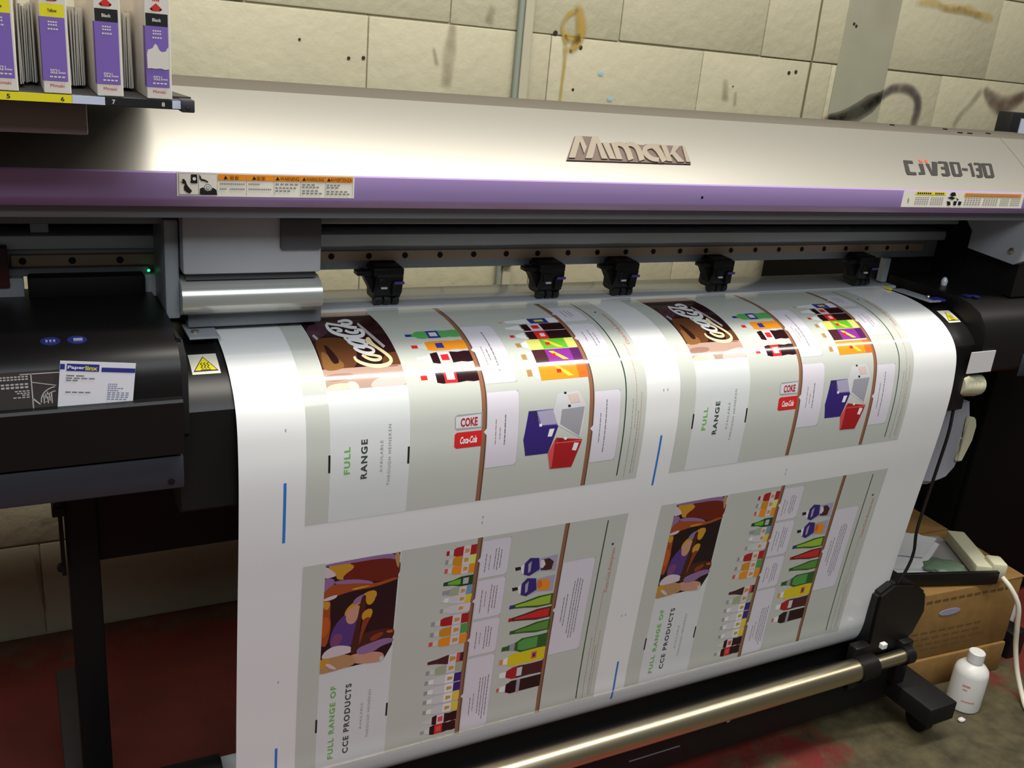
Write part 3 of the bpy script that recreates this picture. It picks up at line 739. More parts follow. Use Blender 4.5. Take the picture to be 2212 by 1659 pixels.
txtr2 10 5290 2321 5303 2321 5303 2418 5290 2418
txtr2 10 5290 2430 5303 2430 5303 2484 5290 2484
txtr2 10 5290 2496 5303 2496 5303 2526 5290 2526
txtr2 10 5290 2538 5303 2538 5303 2571 5290 2571
txtr2 10 5290 2583 5303 2583 5303 2625 5290 2625
txtr2 10 5290 2637 5303 2637 5303 2722 5290 2722
txtr2 10 5290 2734 5303 2734 5303 2789 5290 2789
txtr2 10 5290 2801 5303 2801 5303 2852 5290 2852
txtr2 10 5290 2864 5303 2864 5303 2901 5290 2901
txtr2 10 5290 2913 5303 2913 5303 3000 5290 3000
txt2 10 5340 2700 5353 2700 5353 2760 5340 2760
txt2 10 5340 2772 5353 2772 5353 2816 5340 2816
txt2 10 5340 2828 5353 2828 5353 2862 5340 2862
txt2 10 5340 2874 5353 2874 5353 2908 5340 2908
txt2 10 5340 2920 5353 2920 5353 2962 5340 2962
txt2 10 5340 2974 5353 2974 5353 3051 5340 3051
txt2 10 5340 3063 5353 3063 5353 3104 5340 3104
txt2 10 5340 3116 5353 3116 5353 3149 5340 3149
txt2 10 5340 3161 5353 3161 5353 3225 5340 3225
txt2 10 5340 3237 5353 3237 5353 3285 5340 3285
txt2 10 5340 3297 5353 3297 5353 3396 5340 3396
txt2 10 5340 3408 5353 3408 5353 3447 5340 3447
txt2 10 5340 3459 5353 3459 5353 3526 5340 3526
txt2 10 5340 3538 5353 3538 5353 3622 5340 3622
txt2 10 5340 3634 5353 3634 5353 3693 5340 3693
txt2 10 5340 3705 5353 3705 5353 3800 5340 3800
txtr2 10 5385 2400 5398 2400 5398 2463 5385 2463
txtr2 10 5385 2475 5398 2475 5398 2522 5385 2522
txtr2 10 5385 2534 5398 2534 5398 2593 5385 2593
txtr2 10 5385 2605 5398 2605 5398 2638 5385 2638
txtr2 10 5385 2650 5398 2650 5398 2709 5385 2709
txtr2 10 5385 2721 5398 2721 5398 2769 5385 2769
txtr2 10 5385 2781 5398 2781 5398 2873 5385 2873
txtr2 10 5385 2885 5398 2885 5398 2973 5385 2973
txtr2 10 5385 2985 5398 2985 5398 3050 5385 3050
txtr2 10 5385 3062 5398 3062 5398 3094 5385 3094
txtr2 10 5385 3106 5398 3106 5398 3154 5385 3154
txtr2 10 5385 3166 5398 3166 5398 3213 5385 3213
txtr2 10 5385 3225 5398 3225 5398 3269 5385 3269
txtr2 10 5385 3281 5398 3281 5398 3328 5385 3328
txtr2 10 5385 3340 5398 3340 5398 3431 5385 3431
txtr2 10 5385 3443 5398 3443 5398 3482 5385 3482
txtr2 10 5385 3494 5398 3494 5398 3528 5385 3528
txtr2 10 5385 3540 5398 3540 5398 3635 5385 3635
txtr2 10 5385 3647 5398 3647 5398 3717 5385 3717
txtr2 10 5385 3729 5398 3729 5398 3800 5385 3800
txt2 10 5230 2500 5240 2500 5240 2558 5230 2558
txt2 10 5230 2570 5240 2570 5240 2663 5230 2663
txt2 10 5230 2675 5240 2675 5240 2751 5230 2751
txt2 10 5230 2763 5240 2763 5240 2848 5230 2848
txt2 10 5230 2860 5240 2860 5240 2943 5230 2943
txt2 10 5230 2955 5240 2955 5240 3019 5230 3019
txt2 10 5230 3031 5240 3031 5240 3068 5230 3068
txt2 10 5230 3080 5240 3080 5240 3124 5230 3124
txt2 10 5230 3136 5240 3136 5240 3228 5230 3228
txt2 10 5230 3240 5240 3240 5240 3333 5230 3333
txt2 10 5230 3345 5240 3345 5240 3439 5230 3439
txt2 10 5230 3451 5240 3451 5240 3505 5230 3505
txt2 10 5230 3517 5240 3517 5240 3593 5230 3593
txt2 10 5230 3605 5240 3605 5240 3691 5230 3691
txt2 10 5230 3703 5240 3703 5240 3778 5230 3778
txt2 10 5230 3790 5240 3790 5240 3850 5230 3850
blue 15 5270 560 5315 560 5315 600 5270 600"""
POSTER_RANGE = """i_dark 10 325 41 1451 20 1455 1723 1335 1974 555 1985 325 1999 325 1417
i_pale 12 325 61 332 70 358 84 388 104 423 129 461 161 488 188 502 211 503 229 492 243 472 254 443 262 405 267 358 269 325 257 325 230 325 188 325 133 325 93 325 69
i_lilac 13 373 269 433 289 467 319 475 359 457 408 413 467 377 514 349 548 329 570 325 580 325 564 325 524 325 460 325 371 325 310 330 276
i_gold 14 468 46 574 47 661 53 730 64 778 81 807 103 817 132 807 171 778 217 730 272 684 310 639 333 596 340 554 332 524 318 503 300 493 277 493 249 481 218 458 183 424 146 378 105 370 75 400 55
i_red 15 840 48 985 47 1109 51 1212 62 1293 79 1352 102 1399 130 1436 161 1462 197 1472 237 1472 277 1472 318 1472 360 1461 402 1438 435 1406 460 1365 475 1315 481 1257 483 1193 480 1121 472 1043 460 964 446 886 429 808 411 731 391 671 371 629 350 604 329 596 307 603 282 625 255 662 224 715 191 744 160 749 132 730 107 688 85 692 67 742 55
i_lilac 16 620 16 855 12 1044 10 1184 12 1274 17 1314 24 1349 38 1379 58 1405 84 1425 116 1426 135 1407 139 1367 130 1308 106 1227 88 1124 76 1000 70 854 70 724 70 608 69 506 68 419 66 353 62 325 56 325 48 325 37 334 28 447 21
i_tan 17 1389 16 1416 15 1436 37 1449 82 1455 150 1454 242 1446 288 1433 289 1413 243 1388 153 1375 85 1376 39
i_amber 18 341 630 379 634 407 656 425 697 433 756 432 833 433 903 436 966 442 1021 449 1068 452 1128 450 1201 442 1286 429 1384 412 1452 391 1491 365 1500 334 1480 325 1438 325 1376 325 1292 325 1187 325 1083 325 980 325 877 325 775 325 700 325 652
i_viol 19 757 934 813 930 853 947 877 986 884 1046 875 1128 865 1214 852 1304 839 1399 823 1498 789 1568 736 1611 665 1625 576 1611 510 1576 469 1521 452 1445 457 1350 475 1262 503 1181 544 1107 596 1040 649 989 702 953
i_amber 20 327 508 381 447 449 406 531 385 628 384 739 404 833 423 909 443 967 463 1007 484 1059 496 1121 498 1194 492 1279 477 1348 466 1401 461 1439 460 1461 465 1469 471 1463 480 1442 492 1407 505 1361 518 1304 531 1237 544 1160 557 1084 565 1010 570 938 571 868 569 800 570 734 574 670 582 609 593 547 606 483 620 419 637 354 655 325 663 325 662 325 651 325 630 325 599 325 558
i_gold 21 359 678 390 685 411 700 421 723 422 753 412 792 399 817 385 828 367 825 348 808 333 788 325 766 325 740 325 711 325 691 337 680
i_orange 22 335 954 366 953 391 965 411 990 426 1029 435 1081 437 1132 431 1183 417 1233 395 1282 375 1312 355 1324 337 1318 325 1293 325 1255 325 1205 325 1142 325 1067 325 1011 325 973
i_violl 23 513 1330 537 1315 560 1308 583 1309 605 1319 628 1337 639 1362 641 1394 633 1433 614 1480 593 1514 568 1535 541 1544 511 1541 489 1527 476 1503 471 1467 474 1422 482 1383 495 1353
i_gold 24 656 973 660 932 676 893 701 855 737 819 784 784 827 751 865 721 899 692 929 665 961 646 996 632 1032 626 1071 626 1101 635 1122 654 1134 683 1137 721 1130 747 1113 762 1087 766 1051 758 1017 757 985 762 956 775 929 793 902 812 875 831 848 850 821 869 793 892 763 918 731 948 698 982 675 998 660 994
i_brown 25 1062 1379 1156 1376 1239 1376 1308 1380 1366 1388 1411 1398 1445 1418 1468 1448 1472 1486 1472 1534 1456 1572 1410 1600 1341 1618 1249 1626 1163 1637 1081 1651 1005 1669 934 1690 887 1684 863 1652 863 1594 887 1510 928 1446 986 1402
i_skin 26 789 1768 835 1758 894 1754 964 1757 1048 1767 1144 1783 1221 1803 1278 1829 1316 1860 1333 1895 1343 1926 1345 1953 1339 1976 1325 1995 1287 2005 1224 2006 1136 1998 1025 1982 933 1959 861 1929 807 1892 772 1848 757 1813 763 1786
i_tan 27 458 1693 587 1701 693 1722 776 1756 836 1804 872 1866 876 1915 848 1951 787 1974 694 1984 606 1993 522 2000 444 2005 370 2009 325 1991 325 1951 325 1889 325 1806 325 1746 362 1708
i_lilac 28 580 345 662 352 740 363 814 378 883 398 948 421 998 442 1035 461 1057 477 1065 491 1057 498 1032 497 991 488 934 472 868 457 794 444 712 432 622 421 553 409 504 394 476 379 469 361 483 349 520 344
i_gold 29 798 520 843 518 887 517 929 517 970 520 1009 524 1027 528 1026 533 1004 538 962 544 922 549 884 553 848 556 813 559 785 559 764 555 750 549 742 539 748 531 766 525
i_pale 30 402 603 460 591 500 588 522 593 527 606 515 628 494 644 464 656 427 663 381 665 347 664 325 659 325 651 325 639 330 627 359 615
i_skin 31 758 877 816 857 859 853 887 865 898 894 894 939 886 984 875 1030 860 1075 842 1122 820 1153 794 1170 765 1173 733 1161 708 1137 690 1102 679 1054 676 995 688 946 715 907
i_lilac 32 863 685 904 669 932 667 947 678 949 703 937 742 918 773 891 796 857 812 815 819 787 817 772 805 771 784 783 754 803 727 829 704
i_rust 33 1147 1465 1197 1447 1237 1438 1266 1438 1285 1448 1294 1468 1288 1489 1268 1512 1233 1537 1183 1564 1144 1577 1115 1576 1096 1562 1086 1534 1092 1508 1112 1485
i_orange 34 1378 1430 1408 1431 1430 1435 1444 1443 1451 1454 1450 1469 1444 1480 1431 1485 1413 1486 1388 1483 1369 1477 1355 1469 1345 1459 1341 1447 1344 1438 1357 1433
i_lilac 35 958 1638 1019 1622 1077 1609 1133 1597 1186 1586 1236 1577 1285 1573 1331 1573 1375 1579 1417 1589 1447 1601 1467 1614 1472 1630 1472 1646 1459 1661 1432 1675 1392 1686 1341 1695 1297 1706 1259 1721 1228 1738 1203 1758 1168 1774 1123 1784 1068 1789 1002 1790 951 1782 914 1766 890 1742 881 1709 889 1681 915 1657
i_pale 36 352 1648 368 1618 390 1592 419 1569 454 1550 495 1535 541 1529 592 1531 649 1542 710 1562 758 1583 794 1607 816 1633 825 1662 816 1684 790 1701 747 1713 687 1719 628 1724 572 1728 517 1730 464 1731 421 1730 388 1725 364 1718 350 1708 343 1693 344 1673
i_gold 37 375 1728 429 1742 464 1759 481 1781 479 1806 459 1836 437 1862 412 1886 384 1906 353 1924 329 1922 325 1900 325 1859 325 1798 325 1756 336 1732
bg2 38 1259 1923 1310 1897 1342 1983 1279 2022
i_brown 39 930 687 951 687 967 702 978 731 983 775 984 833 978 897 967 965 949 1039 926 1117 912 1196 906 1275 909 1355 921 1435 926 1508 923 1573 912 1632 894 1684 874 1720 854 1741 832 1746 810 1736 796 1707 790 1661 791 1595 801 1512 811 1429 822 1347 834 1265 847 1183 858 1098 869 1011 878 920 886 826 897 756 912 710
i_gold 40 1022 628 1058 636 1086 651 1105 674 1116 704 1119 742 1116 777 1108 808 1094 836 1074 861 1055 876 1035 880 1016 873 997 857 983 831 973 795 969 751 969 697 977 659 995 636
i_gold 41 966 976 990 961 1013 952 1034 951 1054 956 1073 969 1085 988 1090 1012 1089 1042 1080 1078 1070 1110 1057 1136 1043 1158 1026 1176 1009 1183 991 1181 972 1169 953 1148 939 1124 930 1099 926 1072 928 1043 935 1017 948 995
i_rust 42 1001 1106 1030 1104 1048 1110 1056 1125 1054 1148 1042 1179 1028 1216 1013 1259 997 1308 979 1364 962 1419 948 1473 935 1526 924 1580 917 1595 914 1573 914 1513 919 1415 925 1333 931 1264 938 1210 946 1169 959 1138 978 1117
i_pale 43 418 1830 440 1831 464 1842 491 1862 522 1892 556 1931 573 1957 574 1971 558 1971 525 1958 495 1941 468 1920 443 1896 420 1869 409 1849 408 1836
bg 0 0 0 5490 0 5490 3900 0 3900
panel 5 320 0 1470 0 1470 3900 320 3900
ink 10 295 2870 325 2870 325 3130 295 3130
ink 10 1440 2870 1470 2870 1470 3130 1440 3130
wood 10 2717 0 2793 0 2793 3900 2717 3900
wooddark 15 2780 0 2800 0 2800 3900 2780 3900
wood 10 4272 0 4348 0 4348 3900 4272 3900
wooddark 15 4335 0 4355 0 4355 3900 4335 3900
greenink 10 5094 80 5116 80 5116 3810 5094 3810
redd 15 2210 238 2260 238 2261 155 2210 154
clear 15 2260 238 2336 252 2371 276 2372 118 2337 141 2261 155
redd 20 2331 252 2376 280 2513 290 2514 105 2377 114 2332 141
pale 25 2493 290 2614 291 2615 106 2494 105
redd 30 2614 291 2715 291 2717 107 2615 106
gold2 35 2523 239 2594 226 2595 171 2524 156
silverd 15 2205 398 2257 399 2260 316 2209 314
clear 15 2257 399 2333 416 2369 441 2374 284 2338 305 2260 316
amber 20 2328 416 2374 445 2512 460 2519 275 2380 279 2332 305
pale 25 2491 459 2615 464 2622 279 2498 274
limeyel 30 2615 464 2718 467 2724 283 2622 279
gold2 35 2524 409 2597 398 2599 343 2527 326
redl 15 2212 566 2262 567 2265 484 2214 482
clear 15 2262 567 2338 583 2373 607 2378 450 2341 472 2265 484
orange 20 2333 583 2378 612 2514 625 2520 441 2383 446 2336 472
pale 25 2494 625 2616 628 2621 444 2500 440
orange 30 2616 628 2717 631 2723 447 2621 444
gold2 35 2526 575 2597 563 2599 508 2529 492
glassg 15 2218 799 2369 814 2520 863 2721 864 2723 674 2521 673 2369 719 2218 733
lime 20 2293 785 2470 820 2510 815 2511 720 2470 715 2294 747
cardedge 20 2550 825 2646 826 2647 712 2551 711
silverd 15 2218 970 2268 973 2273 895 2222 892
silverd 15 2268 973 2344 991 2378 1015 2387 866 2350 886 2273 895
greyg 20 2339 991 2383 1020 2520 1036 2530 862 2392 862 2345 886
pale 25 2499 1035 2621 1042 2632 868 2510 860
bluel 30 2621 1042 2723 1048 2733 874 2632 868
gold2 35 2533 989 2605 980 2608 928 2537 910
silver 15 2211 1110 2262 1115 2269 1041 2217 1036
white 15 2262 1115 2338 1134 2373 1158 2386 1019 2348 1036 2269 1041
silver 20 2333 1134 2377 1163 2516 1184 2531 1020 2391 1015 2342 1035
pale 25 2495 1182 2619 1194 2634 1029 2511 1018
yellowp 30 2619 1194 2722 1203 2738 1039 2634 1029
gold2 35 2530 1140 2604 1134 2608 1085 2537 1066
silverd 15 2213 1313 2265 1315 2267 1240 2215 1239
silver 15 2265 1315 2342 1329 2378 1351 2383 1211 2346 1231 2267 1240
silver 20 2337 1329 2383 1355 2523 1368 2529 1203 2388 1207 2340 1230
pale 25 2503 1367 2627 1371 2633 1206 2508 1202
pale 30 2627 1371 2731 1374 2737 1210 2633 1206
gold2 35 2535 1323 2608 1313 2610 1263 2538 1249
silverd 15 2087 1542 2151 1541 2151 1458 2087 1458
clear 15 2151 1541 2248 1555 2293 1578 2292 1420 2247 1444 2151 1458
redd 20 2242 1555 2300 1582 2473 1591 2472 1406 2299 1416 2241 1444
pale 25 2448 1591 2602 1590 2601 1405 2447 1406
redd 30 2602 1590 2730 1589 2730 1405 2601 1405
gold2 35 2486 1540 2576 1525 2576 1470 2485 1457
silverd 15 2087 1749 2152 1748 2150 1664 2085 1665
clear 15 2152 1748 2250 1760 2296 1782 2293 1625 2248 1649 2150 1664
amber 20 2243 1760 2302 1787 2478 1793 2475 1609 2300 1620 2241 1649
pale 25 2452 1794 2608 1791 2605 1607 2449 1609
greenp 30 2608 1791 2738 1789 2736 1605 2605 1607
gold2 35 2490 1742 2581 1727 2580 1672 2489 1659
redl 15 2081 1933 2147 1934 2149 1851 2083 1849
clear 15 2147 1934 2245 1950 2291 1974 2294 1817 2247 1839 2149 1851
orange 20 2239 1950 2297 1979 2474 1991 2478 1806 2300 1812 2241 1839
pale 25 2448 1991 2606 1994 2609 1809 2452 1806
orange 30 2606 1994 2737 1996 2741 1812 2609 1809
gold2 35 2489 1941 2581 1929 2582 1873 2490 1857
colabrown 15 2094 2296 2253 2317 2442 2368 2727 2373 2731 2189 2446 2183 2254 2225 2096 2240
pale 20 2461 2368 2600 2371 2604 2186 2465 2183
gold2 25 2487 2332 2589 2306 2590 2250 2489 2221
redl 25 2600 2362 2664 2363 2667 2196 2604 2195
silverd 15 2086 2508 2150 2507 2149 2424 2084 2424
clear 15 2150 2507 2246 2519 2291 2542 2289 2385 2245 2409 2149 2424
greyg 20 2240 2520 2298 2547 2471 2554 2468 2369 2295 2380 2238 2409
pale 25 2445 2554 2599 2552 2597 2367 2443 2369
greyg 30 2599 2552 2727 2550 2725 2366 2597 2367
gold2 35 2483 2503 2573 2488 2572 2432 2482 2419
silverd 15 2079 2705 2144 2706 2145 2628 2081 2627
white 15 2144 2706 2241 2721 2286 2744 2288 2595 2242 2616 2145 2628
silver 20 2234 2721 2292 2748 2466 2759 2469 2585 2294 2591 2236 2616
white 25 2440 2759 2595 2761 2598 2587 2443 2584
navy 30 2595 2761 2725 2763 2727 2589 2598 2587
gold2 35 2480 2712 2571 2700 2571 2647 2481 2633
silverd 15 2082 2909 2147 2909 2147 2831 2082 2831
white 15 2147 2909 2244 2923 2289 2945 2289 2796 2244 2818 2147 2831
silver 20 2237 2923 2296 2949 2471 2958 2471 2783 2296 2792 2238 2818
white 25 2445 2958 2600 2958 2601 2783 2445 2783
navy 30 2600 2958 2730 2958 2730 2784 2601 2783
gold2 35 2484 2910 2574 2897 2575 2845 2484 2831
silverd 15 2083 3101 2147 3102 2147 3023 2083 3023
white 15 2147 3102 2244 3115 2289 3137 2289 2988 2244 3010 2147 3023
silver 20 2237 3115 2295 3141 2469 3151 2469 2976 2295 2984 2237 3010
white 25 2443 3151 2597 3151 2598 2976 2443 2976
yellowp 30 2597 3151 2726 3151 2726 2977 2598 2976
gold2 35 2482 3103 2572 3090 2572 3037 2482 3024
silverd 15 2093 3311 2156 3312 2156 3233 2093 3233
white 15 2156 3312 2250 3326 2294 3348 2296 3200 2251 3221 2156 3233
silver 20 2244 3326 2300 3353 2471 3363 2472 3188 2302 3195 2245 3221
white 25 2446 3363 2597 3364 2599 3189 2447 3188
yellowp 30 2597 3364 2723 3365 2725 3191 2599 3189
gold2 35 2484 3315 2572 3303 2573 3250 2485 3236
silver 15 2117 3519 2184 3519 2183 3454 2117 3455
clear 15 2184 3522 2238 3540 2287 3569 2286 3403 2237 3433 2183 3451
cola 20 2275 3564 2335 3583 2420 3576 2492 3582 2589 3568 2661 3581 2722 3573 2720 3393 2660 3386 2588 3400 2491 3387 2418 3394 2334 3388 2274 3408
pale 25 2359 3580 2492 3581 2491 3388 2358 3391
redl 30 2383 3534 2468 3538 2467 3431 2382 3436
silverd 15 2080 3714 2150 3714 2150 3649 2080 3650
clear 15 2150 3717 2207 3735 2258 3764 2257 3598 2207 3628 2150 3646
cola 20 2246 3759 2309 3778 2398 3771 2474 3777 2576 3763 2652 3776 2716 3768 2714 3588 2651 3581 2575 3595 2473 3582 2397 3589 2308 3583 2245 3603
red 25 2335 3775 2474 3776 2473 3583 2333 3586
redl 30 2360 3729 2449 3733 2448 3626 2359 3631
ink 15 3455 696 3556 697 3574 757 3478 766
white 15 3565 699 3613 661 3633 854 3588 826
lilac 15 3621 653 3706 566 3891 602 4234 582 4241 900 3931 857 3759 918 3636 874
navy 20 3628 645 3713 558 3880 590 3925 818 3741 915 3634 864
lilac 25 3696 677 3750 622 3753 822 3713 852
colabrown 20 3950 632 4076 628 4173 713 4152 863 4041 860 3947 841
pale 25 3915 644 3978 637 4022 741 3978 809 3928 780
ink 15 3455 1091 3557 1093 3575 1155 3477 1163
white 15 3566 1095 3614 1057 3634 1254 3588 1225
lilac 15 3622 1049 3708 961 3895 1000 4242 983 4249 1308 3935 1261 3761 1321 3637 1274
navy 20 3630 1041 3716 953 3884 988 3929 1220 3743 1317 3635 1264
lilac 25 3698 1075 3753 1019 3756 1222 3715 1252
orange 20 3955 1031 4083 1029 4180 1117 4158 1269 4046 1265 3951 1244
orangered 25 3920 1044 3983 1037 4027 1144 3983 1212 3932 1182
blue 15 3463 1521 3544 1520 3544 1444 3463 1445
greend 15 3528 1520 3748 1549 3991 1593 4275 1590 4273 1360 3989 1363 3746 1411 3528 1444
limeb 20 3577 1499 3788 1520 4031 1558 4234 1562 4233 1389 4030 1397 3787 1440 3576 1465
redd 15 3480 1778 3561 1778 3560 1705 3480 1706
brownd 15 3545 1778 3762 1806 4003 1849 4285 1847 4283 1627 4002 1629 3761 1674 3544 1705
red 20 3593 1758 3802 1778 4043 1815 4244 1820 4243 1655 4042 1662 3801 1702 3592 1725
greend 15 3540 2050 3616 2049 3615 1977 3538 1978
greend 15 3601 2049 3809 2076 4040 2116 4309 2112 4305 1892 4036 1896 3807 1944 3600 1977
greenm 20 3647 2029 3847 2048 4078 2083 4270 2085 4267 1920 4075 1929 3846 1971 3646 1996
greend 15 3431 2371 3518 2374 3692 2413 3797 2470 4127 2459 4300 2465 4298 2175 4124 2184 3794 2180 3691 2239 3517 2281 3431 2285
greenp 20 3735 2398 3849 2440 4109 2431 4107 2213 3847 2208 3734 2253
silverd 20 3579 2388 3675 2406 3673 2246 3578 2266
orangecap 15 3419 2652 3489 2652 3489 2544 3419 2544
white 15 3489 2652 3594 2679 3594 2517 3489 2544
yellow 15 3576 2692 3664 2733 3856 2722 4030 2732 4292 2725 4292 2469 4030 2462 3855 2473 3663 2463 3576 2503
orangered 20 4030 2672 4135 2671 4135 2523 4030 2523
blue 25 4056 2638 4109 2638 4109 2557 4056 2557
white 15 3453 2934 3577 2948 3578 2818 3453 2830
redd 15 3577 2948 3702 3007 3802 3014 3803 2754 3703 2760 3578 2818
colad 15 3785 3014 4035 3004 4284 3016 4286 2756 4036 2765 3786 2754
silver 20 3785 2975 3885 2975 3886 2793 3786 2793
redl 15 3434 3226 3477 3226 3476 3145 3434 3146
white 15 3494 3240 3605 3252 3604 3117 3493 3132
cola 15 3605 3266 3708 3319 3947 3311 4289 3308 4287 3052 3945 3054 3706 3049 3604 3104
silverd 20 3811 3318 3879 3318 3877 3048 3809 3048
cardedge 10 2815 74 3318 74 3318 786 2815 786
card 15 2815 80 3270 80 3310 120 3310 740 3270 780 2815 780
card 25 2815 370 2815 490 2760 430
txt 20 2900 325 2914 325 2914 387 2900 387
txt 20 2900 398 2914 398 2914 467 2900 467
txt 20 2900 478 2914 478 2914 549 2900 549
txt 20 2900 560 2914 560 2914 606 2900 606
txt 20 2900 617 2914 617 2914 675 2900 675
txtr 20 2970 360 2984 360 2984 447 2970 447
txtr 20 2970 458 2984 458 2984 493 2970 493
txtr 20 2970 504 2984 504 2984 592 2970 592
txtr 20 2970 603 2984 603 2984 640 2970 640
txt 20 3060 255 3074 255 3074 325 3060 325
txt 20 3060 336 3074 336 3074 369 3060 369
txt 20 3060 380 3074 380 3074 464 3060 464
txt 20 3060 475 3074 475 3074 512 3060 512
txt 20 3060 523 3074 523 3074 611 3060 611
txt 20 3060 622 3074 622 3074 640 3060 640
txt 20 3110 255 3124 255 3124 289 3110 289
txt 20 3110 300 3124 300 3124 340 3110 340
txt 20 3110 351 3124 351 3124 419 3110 419
txt 20 3110 430 3124 430 3124 494 3110 494
txt 20 3110 505 3124 505 3124 580 3110 580
txt 20 3110 591 3124 591 3124 675 3110 675
txt 20 3160 290 3174 290 3174 333 3160 333
txt 20 3160 344 3174 344 3174 374 3160 374
txt 20 3160 385 3174 385 3174 471 3160 471
txt 20 3160 482 3174 482 3174 512 3160 512
txt 20 3160 523 3174 523 3174 606 3160 606
txt 20 3160 617 3174 617 3174 640 3160 640
cardedge 10 2815 824 3318 824 3318 1586 2815 1586
card 15 2815 830 3270 830 3310 870 3310 1540 3270 1580 2815 1580
card 25 2815 1145 2815 1265 2760 1205
txt 20 2910 1018 2924 1018 2924 1096 2910 1096
txt 20 2910 1107 2924 1107 2924 1184 2910 1184
txt 20 2910 1195 2924 1195 2924 1278 2910 1278
txt 20 2910 1289 2924 1289 2924 1352 2910 1352
txt 20 2910 1363 2924 1363 2924 1446 2910 1446
txt 20 2910 1457 2924 1457 2924 1468 2910 1468
txtr 20 2980 1055 2994 1055 2994 1125 2980 1125
txtr 20 2980 1136 2994 1136 2994 1186 2980 1186
txtr 20 2980 1197 2994 1197 2994 1281 2980 1281
txtr 20 2980 1292 2994 1292 2994 1355 2980 1355
txt 20 3070 942 3084 942 3084 1001 3070 1001
txt 20 3070 1012 3084 1012 3084 1073 3070 1073
txt 20 3070 1084 3084 1084 3084 1116 3070 1116
txt 20 3070 1127 3084 1127 3084 1159 3070 1159
txt 20 3070 1170 3084 1170 3084 1236 3070 1236
txt 20 3070 1247 3084 1247 3084 1306 3070 1306
txt 20 3070 1317 3084 1317 3084 1399 3070 1399
txt 20 3070 1410 3084 1410 3084 1476 3070 1476
txt 20 3070 1487 3084 1487 3084 1505 3070 1505
txt 20 3120 980 3134 980 3134 1032 3120 1032
txt 20 3120 1043 3134 1043 3134 1119 3120 1119
txt 20 3120 1130 3134 1130 3134 1191 3120 1191
txt 20 3120 1202 3134 1202 3134 1233 3120 1233
txt 20 3120 1244 3134 1244 3134 1324 3120 1324
txt 20 3120 1335 3134 1335 3134 1415 3120 1415
txt 20 3170 980 3184 980 3184 1015 3170 1015
txt 20 3170 1026 3184 1026 3184 1089 3170 1089
txt 20 3170 1100 3184 1100 3184 1153 3170 1153
txt 20 3170 1164 3184 1164 3184 1241 3170 1241
txt 20 3170 1252 3184 1252 3184 1300 3170 1300
txt 20 3170 1311 3184 1311 3184 1356 3170 1356
txt 20 3170 1367 3184 1367 3184 1426 3170 1426
cardedge 10 2815 1624 3318 1624 3318 2326 2815 2326
card 15 2815 1630 3270 1630 3310 1670 3310 2280 3270 2320 2815 2320
card 25 2815 1915 2815 2035 2760 1975
txt 20 2910 1837 2924 1837 2924 1925 2910 1925
txt 20 2910 1936 2924 1936 2924 1972 2910 1972
txt 20 2910 1983 2924 1983 2924 2020 2910 2020
txt 20 2910 2031 2924 2031 2924 2098 2910 2098
txt 20 2910 2109 2924 2109 2924 2182 2910 2182
txtr 20 2980 1872 2994 1872 2994 1932 2980 1932
txtr 20 2980 1943 2994 1943 2994 1999 2980 1999
txtr 20 2980 2010 2994 2010 2994 2092 2980 2092
txtr 20 2980 2103 2994 2103 2994 2113 2980 2113
txt 20 3070 1768 3084 1768 3084 1802 3070 1802
txt 20 3070 1813 3084 1813 3084 1896 3070 1896
txt 20 3070 1907 3084 1907 3084 1949 3070 1949
txt 20 3070 1960 3084 1960 3084 2008 3070 2008
txt 20 3070 2019 3084 2019 3084 2099 3070 2099
txt 20 3070 2110 3084 2110 3084 2165 3070 2165
txt 20 3070 2176 3084 2176 3084 2216 3070 2216
txt 20 3120 1768 3134 1768 3134 1808 3120 1808
txt 20 3120 1819 3134 1819 3134 1901 3120 1901
txt 20 3120 1912 3134 1912 3134 1953 3120 1953
txt 20 3120 1964 3134 1964 3134 2003 3120 2003
txt 20 3120 2014 3134 2014 3134 2074 3120 2074
txt 20 3120 2085 3134 2085 3134 2135 3120 2135
txt 20 3120 2146 3134 2146 3134 2182 3120 2182
txt 20 3170 1803 3184 1803 3184 1887 3170 1887
txt 20 3170 1898 3184 1898 3184 1970 3170 1970
txt 20 3170 1981 3184 1981 3184 2012 3170 2012
txt 20 3170 2023 3184 2023 3184 2071 3170 2071
txt 20 3170 2082 3184 2082 3184 2145 3170 2145
txt 20 3170 2156 3184 2156 3184 2182 3170 2182
cardedge 10 2815 2364 3318 2364 3318 3866 2815 3866
card 15 2815 2370 3270 2370 3310 2410 3310 3820 3270 3860 2815 3860
card 25 2815 3055 2815 3175 2760 3115
txt 20 2940 3190 2954 3190 2954 3262 2940 3262
txt 20 2940 3273 2954 3273 2954 3332 2940 3332
txt 20 2940 3343 2954 3343 2954 3378 2940 3378
txt 20 2940 3389 2954 3389 2954 3434 2940 3434
txt 20 2940 3445 2954 3445 2954 3526 2940 3526
txt 20 2940 3537 2954 3537 2954 3562 2940 3562
txtr 20 3000 3115 3014 3115 3014 3191 3000 3191
txtr 20 3000 3202 3014 3202 3014 3291 3000 3291
txtr 20 3000 3302 3014 3302 3014 3370 3000 3370
txtr 20 3000 3381 3014 3381 3014 3451 3000 3451
txtr 20 3000 3462 3014 3462 3014 3488 3000 3488
txt 20 3090 2817 3104 2817 3104 2866 3090 2866
txt 20 3090 2877 3104 2877 3104 2962 3090 2962
txt 20 3090 2973 3104 2973 3104 3031 3090 3031
txt 20 3090 3042 3104 3042 3104 3126 3090 3126
txt 20 3090 3137 3104 3137 3104 3186 3090 3186
txt 20 3090 3197 3104 3197 3104 3279 3090 3279
txt 20 3090 3290 3104 3290 3104 3367 3090 3367
txt 20 3090 3378 3104 3378 3104 3445 3090 3445
txt 20 3090 3456 3104 3456 3104 3512 3090 3512
